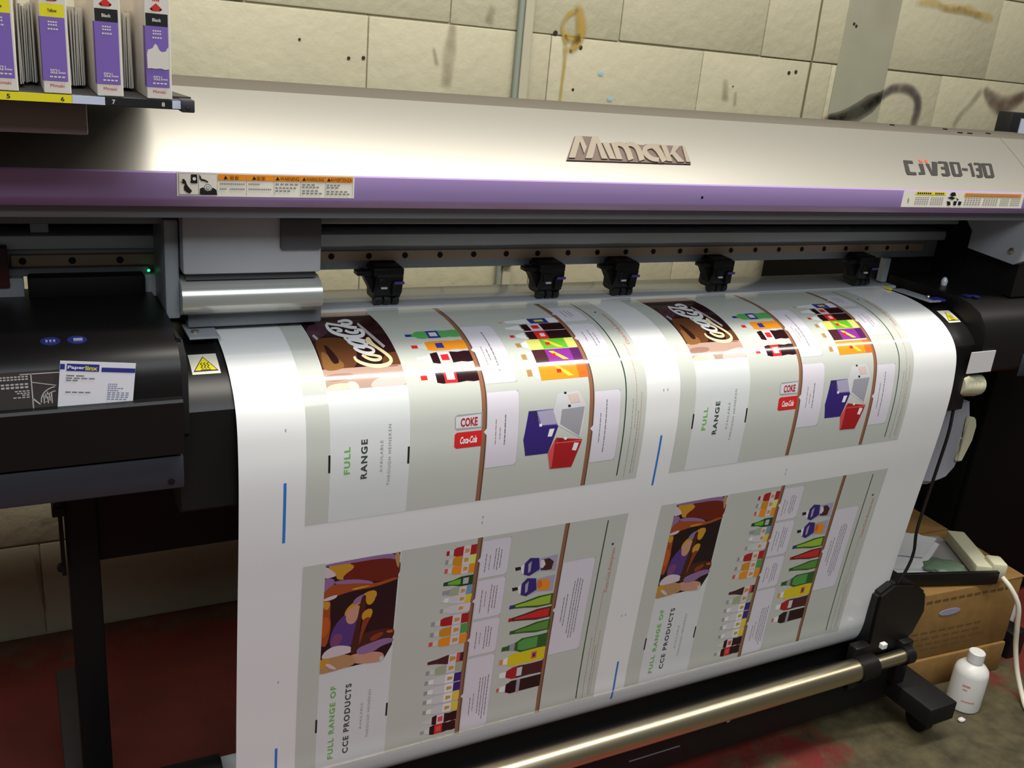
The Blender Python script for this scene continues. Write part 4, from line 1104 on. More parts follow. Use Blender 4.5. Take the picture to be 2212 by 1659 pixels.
txt 20 3090 3523 3104 3523 3104 3562 3090 3562
txt 20 3140 2817 3154 2817 3154 2893 3140 2893
txt 20 3140 2904 3154 2904 3154 2956 3140 2956
txt 20 3140 2967 3154 2967 3154 3037 3140 3037
txt 20 3140 3048 3154 3048 3154 3086 3140 3086
txt 20 3140 3097 3154 3097 3154 3132 3140 3132
txt 20 3140 3143 3154 3143 3154 3181 3140 3181
txt 20 3140 3192 3154 3192 3154 3271 3140 3271
txt 20 3140 3282 3154 3282 3154 3323 3140 3323
txt 20 3140 3334 3154 3334 3154 3418 3140 3418
txt 20 3140 3429 3154 3429 3154 3481 3140 3481
txt 20 3140 3492 3154 3492 3154 3556 3140 3556
txt 20 3140 3567 3154 3567 3154 3619 3140 3619
txt 20 3190 2817 3204 2817 3204 2884 3190 2884
txt 20 3190 2895 3204 2895 3204 2931 3190 2931
txt 20 3190 2942 3204 2942 3204 2996 3190 2996
txt 20 3190 3007 3204 3007 3204 3093 3190 3093
txt 20 3190 3104 3204 3104 3204 3145 3190 3145
txt 20 3190 3156 3204 3156 3204 3225 3190 3225
txt 20 3190 3236 3204 3236 3204 3286 3190 3286
txt 20 3190 3297 3204 3297 3204 3345 3190 3345
txt 20 3190 3356 3204 3356 3204 3387 3190 3387
txt 20 3190 3398 3204 3398 3204 3429 3190 3429
txt 20 3190 3440 3204 3440 3204 3527 3190 3527
txt 20 3190 3538 3204 3538 3204 3618 3190 3618
txt 20 3190 3629 3204 3629 3204 3707 3190 3707
txt 20 3240 2787 3254 2787 3254 2866 3240 2866
txt 20 3240 2877 3254 2877 3254 2964 3240 2964
txt 20 3240 2975 3254 2975 3254 3014 3240 3014
txt 20 3240 3025 3254 3025 3254 3090 3240 3090
txt 20 3240 3101 3254 3101 3254 3161 3240 3161
txt 20 3240 3172 3254 3172 3254 3237 3240 3237
txt 20 3240 3248 3254 3248 3254 3334 3240 3334
txt 20 3240 3345 3254 3345 3254 3420 3240 3420
txt 20 3240 3431 3254 3431 3254 3520 3240 3520
txt 20 3240 3531 3254 3531 3254 3568 3240 3568
txt 20 3240 3579 3254 3579 3254 3637 3240 3637
cardedge 10 4365 774 4998 774 4998 2686 4365 2686
card 15 4365 780 4950 780 4990 820 4990 2640 4950 2680 4365 2680
card 25 4365 1670 4365 1790 4310 1730
txt 20 4500 1502 4515 1502 4515 1573 4500 1573
txt 20 4500 1584 4515 1584 4515 1658 4500 1658
txt 20 4500 1669 4515 1669 4515 1736 4500 1736
txt 20 4500 1747 4515 1747 4515 1827 4500 1827
txt 20 4500 1838 4515 1838 4515 1886 4500 1886
txt 20 4500 1897 4515 1897 4515 1983 4500 1983
txt 20 4500 1994 4515 1994 4515 2015 4500 2015
txt 20 4560 1445 4575 1445 4575 1511 4560 1511
txt 20 4560 1522 4575 1522 4575 1606 4560 1606
txt 20 4560 1617 4575 1617 4575 1689 4560 1689
txt 20 4560 1700 4575 1700 4575 1749 4560 1749
txt 20 4560 1760 4575 1760 4575 1803 4560 1803
txt 20 4560 1814 4575 1814 4575 1864 4560 1864
txt 20 4560 1875 4575 1875 4575 1943 4560 1943
txt 20 4560 1954 4575 1954 4575 2043 4560 2043
txt 20 4560 2054 4575 2054 4575 2110 4560 2110
txt 20 4660 1198 4675 1198 4675 1252 4660 1252
txt 20 4660 1263 4675 1263 4675 1317 4660 1317
txt 20 4660 1328 4675 1328 4675 1407 4660 1407
txt 20 4660 1418 4675 1418 4675 1465 4660 1465
txt 20 4660 1476 4675 1476 4675 1531 4660 1531
txt 20 4660 1542 4675 1542 4675 1573 4660 1573
txt 20 4660 1584 4675 1584 4675 1625 4660 1625
txt 20 4660 1636 4675 1636 4675 1698 4660 1698
txt 20 4660 1709 4675 1709 4675 1781 4660 1781
txt 20 4660 1792 4675 1792 4675 1859 4660 1859
txt 20 4660 1870 4675 1870 4675 1921 4660 1921
txt 20 4660 1932 4675 1932 4675 2019 4660 2019
txt 20 4660 2030 4675 2030 4675 2098 4660 2098
txt 20 4660 2109 4675 2109 4675 2148 4660 2148
txt 20 4660 2159 4675 2159 4675 2193 4660 2193
txt 20 4660 2204 4675 2204 4675 2293 4660 2293
txt 20 4710 1160 4725 1160 4725 1249 4710 1249
txt 20 4710 1260 4725 1260 4725 1345 4710 1345
txt 20 4710 1356 4725 1356 4725 1423 4710 1423
txt 20 4710 1434 4725 1434 4725 1482 4710 1482
txt 20 4710 1493 4725 1493 4725 1529 4710 1529
txt 20 4710 1540 4725 1540 4725 1585 4710 1585
txt 20 4710 1596 4725 1596 4725 1640 4710 1640
txt 20 4710 1651 4725 1651 4725 1736 4710 1736
txt 20 4710 1747 4725 1747 4725 1831 4710 1831
txt 20 4710 1842 4725 1842 4725 1919 4710 1919
txt 20 4710 1930 4725 1930 4725 1969 4710 1969
txt 20 4710 1980 4725 1980 4725 2024 4710 2024
txt 20 4710 2035 4725 2035 4725 2083 4710 2083
txt 20 4710 2094 4725 2094 4725 2181 4710 2181
txt 20 4710 2192 4725 2192 4725 2231 4710 2231
txt 20 4710 2242 4725 2242 4725 2320 4710 2320
txt 20 4710 2331 4725 2331 4725 2395 4710 2395
txt 20 4760 1160 4775 1160 4775 1223 4760 1223
txt 20 4760 1234 4775 1234 4775 1321 4760 1321
txt 20 4760 1332 4775 1332 4775 1378 4760 1378
txt 20 4760 1389 4775 1389 4775 1451 4760 1451
txt 20 4760 1462 4775 1462 4775 1501 4760 1501
txt 20 4760 1512 4775 1512 4775 1548 4760 1548
txt 20 4760 1559 4775 1559 4775 1591 4760 1591
txt 20 4760 1602 4775 1602 4775 1651 4760 1651
txt 20 4760 1662 4775 1662 4775 1699 4760 1699
txt 20 4760 1710 4775 1710 4775 1744 4760 1744
txt 20 4760 1755 4775 1755 4775 1844 4760 1844
txt 20 4760 1855 4775 1855 4775 1903 4760 1903
txt 20 4760 1914 4775 1914 4775 1997 4760 1997
txt 20 4760 2008 4775 2008 4775 2080 4760 2080
txt 20 4760 2091 4775 2091 4775 2165 4760 2165
txt 20 4760 2176 4775 2176 4775 2245 4760 2245
txt 20 4760 2256 4775 2256 4775 2343 4760 2343
txt 20 4760 2354 4775 2354 4775 2395 4760 2395
txt 20 4810 1198 4825 1198 4825 1271 4810 1271
txt 20 4810 1282 4825 1282 4825 1346 4810 1346
txt 20 4810 1357 4825 1357 4825 1428 4810 1428
txt 20 4810 1439 4825 1439 4825 1513 4810 1513
txt 20 4810 1524 4825 1524 4825 1587 4810 1587
txt 20 4810 1598 4825 1598 4825 1658 4810 1658
txt 20 4810 1669 4825 1669 4825 1708 4810 1708
txt 20 4810 1719 4825 1719 4825 1800 4810 1800
txt 20 4810 1811 4825 1811 4825 1870 4810 1870
txt 20 4810 1881 4825 1881 4825 1915 4810 1915
txt 20 4810 1926 4825 1926 4825 1966 4810 1966
txt 20 4810 1977 4825 1977 4825 2060 4810 2060
txt 20 4810 2071 4825 2071 4825 2116 4810 2116
txt 20 4810 2127 4825 2127 4825 2181 4810 2181
txt 20 4810 2192 4825 2192 4825 2262 4810 2262
txt 20 4810 2273 4825 2273 4825 2300 4810 2300
txtr2 10 5290 1550 5303 1550 5303 1603 5290 1603
txtr2 10 5290 1615 5303 1615 5303 1672 5290 1672
txtr2 10 5290 1684 5303 1684 5303 1744 5290 1744
txtr2 10 5290 1756 5303 1756 5303 1788 5290 1788
txtr2 10 5290 1800 5303 1800 5303 1891 5290 1891
txtr2 10 5290 1903 5303 1903 5303 1934 5290 1934
txtr2 10 5290 1946 5303 1946 5303 2044 5290 2044
txtr2 10 5290 2056 5303 2056 5303 2096 5290 2096
txtr2 10 5290 2108 5303 2108 5303 2149 5290 2149
txtr2 10 5290 2161 5303 2161 5303 2251 5290 2251
txtr2 10 5290 2263 5303 2263 5303 2350 5290 2350
txtr2 10 5290 2362 5303 2362 5303 2408 5290 2408
txtr2 10 5290 2420 5303 2420 5303 2489 5290 2489
txtr2 10 5290 2501 5303 2501 5303 2565 5290 2565
txtr2 10 5290 2577 5303 2577 5303 2657 5290 2657
txtr2 10 5290 2669 5303 2669 5303 2712 5290 2712
txtr2 10 5290 2724 5303 2724 5303 2812 5290 2812
txtr2 10 5290 2824 5303 2824 5303 2923 5290 2923
txtr2 10 5290 2935 5303 2935 5303 3000 5290 3000
txt2 10 5340 2700 5353 2700 5353 2794 5340 2794
txt2 10 5340 2806 5353 2806 5353 2902 5340 2902
txt2 10 5340 2914 5353 2914 5353 2971 5340 2971
txt2 10 5340 2983 5353 2983 5353 3072 5340 3072
txt2 10 5340 3084 5353 3084 5353 3172 5340 3172
txt2 10 5340 3184 5353 3184 5353 3255 5340 3255
txt2 10 5340 3267 5353 3267 5353 3305 5340 3305
txt2 10 5340 3317 5353 3317 5353 3390 5340 3390
txt2 10 5340 3402 5353 3402 5353 3496 5340 3496
txt2 10 5340 3508 5353 3508 5353 3559 5340 3559
txt2 10 5340 3571 5353 3571 5353 3647 5340 3647
txt2 10 5340 3659 5353 3659 5353 3752 5340 3752
txt2 10 5340 3764 5353 3764 5353 3800 5340 3800
txtr2 10 5385 2400 5398 2400 5398 2433 5385 2433
txtr2 10 5385 2445 5398 2445 5398 2519 5385 2519
txtr2 10 5385 2531 5398 2531 5398 2579 5385 2579
txtr2 10 5385 2591 5398 2591 5398 2681 5385 2681
txtr2 10 5385 2693 5398 2693 5398 2769 5385 2769
txtr2 10 5385 2781 5398 2781 5398 2833 5385 2833
txtr2 10 5385 2845 5398 2845 5398 2937 5385 2937
txtr2 10 5385 2949 5398 2949 5398 3023 5385 3023
txtr2 10 5385 3035 5398 3035 5398 3089 5385 3089
txtr2 10 5385 3101 5398 3101 5398 3189 5385 3189
txtr2 10 5385 3201 5398 3201 5398 3294 5385 3294
txtr2 10 5385 3306 5398 3306 5398 3398 5385 3398
txtr2 10 5385 3410 5398 3410 5398 3502 5385 3502
txtr2 10 5385 3514 5398 3514 5398 3590 5385 3590
txtr2 10 5385 3602 5398 3602 5398 3681 5385 3681
txtr2 10 5385 3693 5398 3693 5398 3765 5385 3765
txtr2 10 5385 3777 5398 3777 5398 3800 5385 3800
txt2 10 5230 2500 5240 2500 5240 2599 5230 2599
txt2 10 5230 2611 5240 2611 5240 2666 5230 2666
txt2 10 5230 2678 5240 2678 5240 2714 5230 2714
txt2 10 5230 2726 5240 2726 5240 2805 5230 2805
txt2 10 5230 2817 5240 2817 5240 2882 5230 2882
txt2 10 5230 2894 5240 2894 5240 2963 5230 2963
txt2 10 5230 2975 5240 2975 5240 3046 5230 3046
txt2 10 5230 3058 5240 3058 5240 3106 5230 3106
txt2 10 5230 3118 5240 3118 5240 3162 5230 3162
txt2 10 5230 3174 5240 3174 5240 3209 5230 3209
txt2 10 5230 3221 5240 3221 5240 3306 5230 3306
txt2 10 5230 3318 5240 3318 5240 3411 5230 3411
txt2 10 5230 3423 5240 3423 5240 3502 5230 3502
txt2 10 5230 3514 5240 3514 5240 3552 5230 3552
txt2 10 5230 3564 5240 3564 5240 3663 5230 3663
txt2 10 5230 3675 5240 3675 5240 3763 5230 3763
txt2 10 5230 3775 5240 3775 5240 3840 5230 3840
blue 15 5270 560 5315 560 5315 600 5270 600"""
BADGE = """base 0 7124 359 7444 843 7565 851 7560 623 7578 635 7728 850 7849 857 7843 721 8141 744 8211 741 8248 726 8328 744 8414 743 8494 660 8594 720 8694 747 8901 744 8959 739 9388 744 9351 368
face 0 7160 386 7444 834 7552 840 7269 390
face 0 7486 836 7552 840 7548 610 7454 481
face 0 7440 387 7733 841 7842 847 7587 426 7556 391
face 0 7773 843 7842 847 7827 393 7721 393
face 0 7860 716 7974 718 7972 393 7865 394
face 0 8013 711 8113 713 8089 393 7982 392
face 0 8932 729 9029 727 9000 389 8901 392
face 0 9336 733 9390 732 9346 390 9262 391
face 0 8986 500 9164 724 9295 727 9101 554
face 0 9039 568 9131 621 9224 390 9100 385
face 0 8065 645 8071 646 8088 727 8081 725
face 0 8071 646 8083 648 8100 732 8088 727
face 0 8083 648 8101 653 8119 738 8100 732
face 0 8101 653 8122 659 8147 748 8119 738
face 0 8122 659 8136 659 8178 752 8147 748
face 0 8136 659 8149 657 8206 751 8178 752
face 0 8149 657 8162 652 8231 743 8206 751
face 0 8162 652 8174 642 8252 729 8231 743
face 0 8174 642 8184 631 8270 713 8252 729
face 0 8184 631 8191 617 8284 693 8270 713
face 0 8191 617 8196 600 8295 670 8284 693
face 0 8196 600 8198 583 8303 644 8295 670
face 0 8198 583 8198 558 8307 612 8303 644
face 0 8198 558 8197 526 8308 574 8307 612
face 0 8197 526 8194 487 8306 530 8308 574
face 0 8194 487 8189 441 8300 481 8306 530
face 0 8189 441 8185 406 8296 445 8300 481
face 0 8185 406 8183 383 8294 422 8296 445
face 0 8183 383 8182 372 8292 410 8294 422
face 0 8267 654 8273 655 8295 738 8288 736
face 0 8273 655 8285 657 8307 742 8295 738
face 0 8285 657 8303 661 8325 748 8307 742
face 0 8303 661 8324 665 8353 756 8325 748
face 0 8324 665 8339 666 8383 760 8353 756
face 0 8339 666 8353 664 8411 758 8383 760
face 0 8353 664 8367 658 8436 751 8411 758
face 0 8367 658 8379 650 8458 739 8436 751
face 0 8379 650 8389 639 8476 723 8458 739
face 0 8389 639 8397 626 8491 704 8476 723
face 0 8397 626 8401 610 8503 681 8491 704
face 0 8401 610 8403 592 8510 654 8503 681
face 0 8403 592 8403 567 8514 621 8510 654
face 0 8403 567 8401 534 8515 581 8514 621
face 0 8401 534 8397 494 8511 535 8515 581
face 0 8397 494 8391 445 8504 484 8511 535
face 0 8391 445 8386 409 8500 447 8504 484
face 0 8386 409 8383 384 8497 423 8500 447
face 0 8383 384 8381 372 8496 410 8497 423
face 0 8903 744 8892 744 8842 641 8853 641
face 0 8892 744 8869 744 8819 641 8842 641
face 0 8869 744 8836 744 8786 641 8819 641
face 0 8836 744 8789 743 8743 641 8786 641
face 0 8789 743 8742 738 8707 637 8743 641
face 0 8742 738 8696 727 8676 629 8707 637
face 0 8696 727 8652 710 8651 619 8676 629
face 0 8652 710 8608 686 8630 607 8651 619
face 0 8608 686 8568 653 8620 599 8630 607
face 0 8568 653 8536 613 8617 595 8620 599
face 0 8536 613 8516 570 8615 589 8617 595
face 0 8516 570 8510 532 8613 575 8615 589
face 0 8510 532 8512 499 8613 557 8613 575
face 0 8512 499 8521 469 8618 538 8613 557
face 0 8521 469 8537 442 8627 517 8618 538
face 0 8537 442 8558 417 8641 496 8627 517
face 0 8558 417 8584 397 8657 480 8641 496
face 0 8584 397 8614 383 8677 468 8657 480
face 0 8614 383 8648 375 8699 461 8677 468
face 0 8648 375 8683 373 8728 458 8699 461
face 0 8683 373 8708 372 8752 455 8728 458
face 0 8708 372 8724 371 8767 453 8752 455
face 0 8724 371 8733 372 8775 451 8767 453
face 0 8726 644 8729 638 8822 726 8816 730
face 0 8729 638 8736 627 8832 718 8822 726
face 0 8736 627 8748 611 8846 704 8832 718
face 0 8748 611 8761 593 8867 682 8846 704
face 0 8761 593 8770 569 8884 647 8867 682
face 0 8770 569 8778 536 8894 604 8884 647
face 0 8778 536 8783 494 8899 551 8894 604
face 0 8783 494 8786 440 8899 493 8899 551
face 0 8786 440 8788 399 8899 451 8899 493
face 0 8788 399 8790 372 8900 423 8899 451
face 0 8790 372 8792 359 8899 408 8900 423"""
MODEL = """ink 0 14242 663 14470 655 14449 587 14308 590 14232 384 14381 381 14356 316 14117 317 14125 396
ink 0 14589 593 14704 589 14597 339 14428 329 14445 383 14524 393
red 0 14663 697 14750 693 14729 623 14650 629
red 0 14826 696 14895 690 14860 620 14800 621
ink 0 14776 600 14864 595 14822 403 14984 659 15124 648 14906 325 14747 320
ink 0 15159 675 15377 672 15402 642 15178 619 15130 617
ink 0 15292 646 15402 642 15257 335 15137 324
ink 0 15138 538 15295 535 15271 476 15115 479
ink 0 15034 377 15209 375 15205 314 15036 313
ink 0 15461 670 15559 674 15409 324 15332 321 15328 370
ink 0 15500 672 15730 672 15726 629 15486 628
ink 0 15664 661 15736 655 15595 346 15496 326
ink 0 15357 371 15570 378 15548 320 15345 314
ink 0 16153 681 16319 675 16331 643 16154 622 16117 621
ink 0 16247 649 16331 643 16152 329 16057 318
ink 0 16105 539 16225 535 16193 473 16073 478
ink 0 15989 374 16123 370 16107 308 15977 308
ink 0 16355 671 16458 675 16293 317 16212 314 16210 364
ink 0 16396 673 16637 673 16631 628 16380 628
ink 0 16567 661 16643 655 16488 339 16384 319
ink 0 16240 365 16463 372 16439 313 16226 306
ink 0 15706 525 15858 522 15826 466 15681 473
ink 0 15941 625 16013 663 16078 665 15933 331 15846 328 15974 591"""

# ------------------------------------------------------------------ setting
def struct(name, bm, m, parent=None, **k):
    o = obj(name, bm, m, parent, **k)
    if parent is None: o['kind'] = 'structure'
    return o

WY = 2.073
wallm = mat('painted_blockwork', (174,168,142), .62, noise=.05, nscale=5., bump=.22, bscale=38)
random.seed(3)
bm = nb()
hc = .2312
for k in range(-1, 13):
    z0 = .0 if k < 0 else .0033 + hc * k
    if k < 0: continue
    z0 = hc * k + .004
    off = .709 if k % 2 == 1 else .898
    j = -9
    while off + .45 * j < 5.2:
        x0 = off + .45 * j; j += 1
        if x0 < -3: continue
        d = random.uniform(-.0012, .0012)
        e = random.uniform(-.0012, .0012)
        box(bm, x0 + .0008, x0 + .45 - .0008, WY + d, WY + .09, z0 + .0014 + e, z0 + hc - .0014 + e, bev=.003, seg=2)
wall = struct('wall_back', bm, wallm, smooth=40)
obj('mortar', BX(-3, 5.2, WY + .0055, WY + .12, 0, 2.8), M['mortar'], wall)

floorm = mat('worn_floor', (96,84,62), .55)
nt = floorm.node_tree; b = nt.nodes['Principled BSDF']
tc = nt.nodes.new('ShaderNodeTexCoord')
def noise(sc, det=6, rough=.6):
    n = nt.nodes.new('ShaderNodeTexNoise'); n.inputs['Scale'].default_value = sc; n.inputs['Detail'].default_value = det; n.inputs['Roughness'].default_value = rough
    nt.links.new(tc.outputs['Object'], n.inputs['Vector']); return n
def ramp(src, p):
    r = nt.nodes.new('ShaderNodeValToRGB'); r.color_ramp.elements[0].position = p[0][0]; r.color_ramp.elements[0].color = (*p[0][1], 1)
    r.color_ramp.elements[1].position = p[1][0]; r.color_ramp.elements[1].color = (*p[1][1], 1)
    for q in p[2:]:
        e = r.color_ramp.elements.new(q[0]); e.color = (*q[1], 1)
    nt.links.new(src, r.inputs[0]); return r
conc = ramp(noise(16).outputs['Fac'], [(.3, lin((50,46,30))), (.7, lin((94,85,60)))])
redp = ramp(noise(5).outputs['Fac'], [(.3, lin((92,30,26))), (.75, lin((124,42,34)))])
sep = nt.nodes.new('ShaderNodeSeparateXYZ'); nt.links.new(tc.outputs['Object'], sep.inputs[0])
# red floor paint is whole on the left and towards the wall, worn down to concrete on the right
def mth(op, a, bb, clamp=False):
    n = nt.nodes.new('ShaderNodeMath'); n.operation = op; n.use_clamp = clamp
    for i, v in enumerate((a, bb)):
        if isinstance(v, (int, float)): n.inputs[i].default_value = v
        else: nt.links.new(v, n.inputs[i])
    return n.outputs[0]
wear = mth('SUBTRACT', .72, mth('MULTIPLY', mth('ABSOLUTE', mth('SUBTRACT', sep.outputs['X'], 1.75), 0), 1.45))
wear = mth('ADD', wear, mth('MULTIPLY', mth('SUBTRACT', noise(6, 7, .7).outputs['Fac'], .5), 2.6))
wear = mth('ADD', wear, mth('MAXIMUM', mth('MULTIPLY', mth('SUBTRACT', 1.08, sep.outputs['Y']), 1.6), 0))
wear = mth('MULTIPLY', wear, 3.0, True)
edge = mth('MULTIPLY', mth('ADD', mth('MULTIPLY', mth('SUBTRACT', sep.outputs['Y'], 1.97), 5.0), mth('MULTIPLY', mth('SUBTRACT', noise(11).outputs['Fac'], .5), 3.0)), 2.0, True)
wear = mth('MAXIMUM', wear, mth('MULTIPLY', edge, .6))
mx = nt.nodes.new('ShaderNodeMix'); mx.data_type = 'RGBA'
nt.links.new(wear, mx.inputs[0]); nt.links.new(redp.outputs[0], mx.inputs[6]); nt.links.new(conc.outputs[0], mx.inputs[7])
nt.links.new(mx.outputs[2], b.inputs['Base Color'])
struct('floor', BX(-3, 5.2, -2.5, WY + .1, -.05, 0), floorm)

# painted-over grey-green stripe and the surface conduit on the wall
struct('trim_2', BX(2.076, 2.272, WY - .0035, WY + .004, 0, 2.8, bev=.0012), M['strip'])
bm = nb(); box(bm, 1.0765, 1.1000, WY - .016, WY + .002, 0, 2.8, bev=.003)
cond = struct('trim_1', bm, M['conduit'])
bm = nb(); cyl(bm, (1.069, WY - .008, 0), (1.069, WY - .008, 2.8), .0075, seg=14)
obj('cable_pipe', bm, M['conduitd'], cond, smooth=40)
bm = nb(); box(bm, 1.070, 1.096, WY - .026, WY - .012, .842, .862, bev=.003)
obj('pipe_clip', bm, M['hole'], cond)

def wall_strip(name, pts, w, m, y=WY - .0035):
    """a soft-edged brush or spray mark on the wall"""
    P = smooth_path([(x, 0, z) for x, z in pts], 8); n = len(P)
    bm = nb(); lay = bm.verts.layers.float.new('fade'); rows = []
    for i, p in enumerate(P):
        d = (P[min(i + 1, n - 1)] - P[max(i - 1, 0)]).normalized(); s = Vector((-d.z, 0, d.x))
        t = i / (n - 1); k = t * (len(w) - 1); a = int(min(k, len(w) - 2)); ww = w[a] + (w[a + 1] - w[a]) * (k - a)
        end = min(1, min(t, 1 - t) * 10)
        row = []
        for c, fd in ((-1, 0), (-.45, .8), (0, 1), (.45, .8), (1, 0)):
            q = p + s * (c * ww / 2); v = bm.verts.new((q.x, y, q.z)); v[lay] = fd * end; row.append(v)
        rows.append(row)
    for a, b in zip(rows[:-1], rows[1:]):
        for i in range(4): bm.faces.new((a[i], a[i + 1], b[i + 1], b[i]))
    return obj(name, bm, m, wall, smooth='keep')

yel = fade_mat('yellow_drip', (170,140,52), .8); brn = fade_mat('brown_spray', (92,66,54), .85); drk = fade_mat('dark_spray', (70,58,62), .85)
gry = fade_mat('grey_grime', (116,104,82), .4); bluep = fade_mat('blue_fleck', (150,186,206), .8); ylw = fade_mat('yellow_smear', (190,160,66), .5, 60.)
wall_strip('yellow_drip_stain', [(1.218,1.468),(1.231,1.432),(1.236,1.405),(1.226,1.375),(1.203,1.355)], [.022,.036,.036,.03,.02], yel)
wall_strip('yellow_drip_stain', [(1.222,1.456),(1.195,1.436),(1.184,1.415),(1.190,1.39),(1.202,1.37)], [.014,.018,.010,.016,.02], yel)
wall_strip('yellow_drip_stain', [(1.192,1.395),(1.215,1.385),(1.238,1.39)], [.02,.03,.02], yel)
wall_strip('yellow_drip_stain', [(1.197,1.375),(1.199,1.33),(1.1975,1.27),(1.196,1.15)], [.022,.011,.009,.009], yel)
for k_ in range(2): wall_strip('yellow_smear_stain', [(2.32 + .1 * k_,1.576),(2.40 + .1 * k_,1.584 - .006 * k_),(2.47 + .09 * k_,1.572),(2.55 + .09 * k_,1.580 - .012 * k_),(2.62 + .05 * k_,1.566)], [.02,.035,.018,.04,.02], ylw)
wall_strip('brown_graffiti_mark', [(2.05,1.238),(2.12,1.248),(2.18,1.266),(2.23,1.294),(2.27,1.318)], [.03,.040,.056,.058,.03], brn)
wall_strip('brown_graffiti_mark', [(2.245,1.300),(2.265,1.315),(2.31,1.342),(2.37,1.345),(2.415,1.325),(2.43,1.29),(2.425,1.22)], [.03,.03,.034,.036,.036,.04,.04], drk)
wall_strip('brown_graffiti_mark', [(2.70,1.37),(2.655,1.315),(2.62,1.28),(2.60,1.24)], [.03,.026,.024,.022], gry)
wall_strip('brown_graffiti_mark', [(2.70,1.372),(2.74,1.345),(2.80,1.322),(2.86,1.338),(2.92,1.37)], [.02,.05,.075,.06,.03], brn)
for pts, w in (([(.905,1.40),(.90,1.33),(.895,1.25)], [.02,.04,.03]), ([(.86,1.34),(.872,1.30)], [.01,.012]), ([(1.69,1.33),(1.70,1.27)], [.02,.03]), ([(1.73,1.30),(1.735,1.26)], [.012,.014]),
               ([(.06,.30),(.0,.29)], [.01,.014]), ([(-.01,.21),(-.006,.13),(.0,.06)], [.012,.014,.01]), ([(.99,1.40),(1.0,1.44)], [.03,.02])):
    wall_strip('grime_streak', pts, w, gry)
for x, z in ((1.303,1.314),(1.338,1.256)): wall_strip('blue_paint_fleck', [(x - .008, z), (x + .01, z)], [.012, .016], bluep)
for x, z, r in ((1.1675,1.395,.0065),(1.214,1.359,.005),(1.240,1.3685,.006),(1.231,1.271,.004),(.700,1.304,.0045),(.667,1.301,.004),(1.929,1.361,.0055),(1.905,1.357,.0055),(1.092,1.44,.003),(1.10,.86,.004),(2.105,1.50,.005),(2.115,1.495,.005),(.56,1.33,.003),(1.72,1.31,.002)):
    bm = nb(); cyl(bm, (x, WY - .0046 if 2.07 < x < 2.28 else WY - .0018, z), (x, WY + .001, z), r * .85, seg=10); obj('wall_hole', bm, M['hole'], wall)
bm = nb()
cr = smooth_path([(1.978, WY - .0015, 2.6), (1.979, WY - .0015, 1.9), (1.976, WY - .0015, 1.56), (1.979, WY - .0015, 1.42), (1.977, WY - .0015, 1.25), (1.978, WY - .0015, .02)], 6)
for a, b_ in zip(cr[:-1], cr[1:]): quad(bm, [a + Vector((-.0035, 0, 0)), a + Vector((.0035, 0, 0)), b_ + Vector((.0035, 0, 0)), b_ + Vector((-.0035, 0, 0))])
obj('wall_crack', bm, mat('wall_crack_dark', (104,94,66), .9), wall, smooth='keep')

# ------------------------------------------------------------------ profile of the heater apron and the sheet that runs over it (y, z)
PROF = [(1.47,.951),(1.40,.951),(1.32,.951),(1.275,.948),(1.235,.940),(1.20,.9265),(1.172,.908),(1.153,.886),(1.143,.86),(1.138,.825),(1.136,.79),(1.137,.745),
        (1.141,.68),(1.148,.60),(1.156,.5),(1.163,.4),(1.168,.3),(1.170,.25),(1.180,.215),(1.205,.19),(1.24,.18),(1.275,.19),(1.292,.212),(1.292,.222)]
def catmull(P, n=12):
    P = [Vector(p) for p in P]; Q = [2 * P[0] - P[1]] + P + [2 * P[-1] - P[-2]]; out = []
    for i in range(1, len(Q) - 2):
        a, b, c, d = Q[i - 1:i + 3]
        for k in range(n):
            t = k / n
            out.append(.5 * (2 * b + (c - a) * t + (2 * a - 5 * b + 4 * c - d) * t * t + (3 * b - a - 3 * c + d) * t ** 3))
    out.append(P[-1]); return out
CP = catmull(PROF); CS = [0.]
for a, b in zip(CP[:-1], CP[1:]): CS.append(CS[-1] + (b - a).length)
import bisect
def on_sheet(x, s, off=0.):
    """(across, along) on the sheet -> position and outward normal"""
    i = min(max(bisect.bisect_right(CS, s) - 1, 0), len(CP) - 2)
    t = (s - CS[i]) / (CS[i + 1] - CS[i]); p = CP[i].lerp(CP[i + 1], t)
    def nrm(j):
        d = CP[min(j + 1, len(CP) - 1)] - CP[max(j - 1, 0)]; return Vector((d.y, -d.x)).normalized()
    n = nrm(i).lerp(nrm(i + 1), t).normalized()
    q = p + n * off
    return Vector((x, q.x, q.y)), Vector((0, n.x, n.y))
_n = on_sheet(0, .2)[1]
FL = -1. if _n.z < 0 else 1.

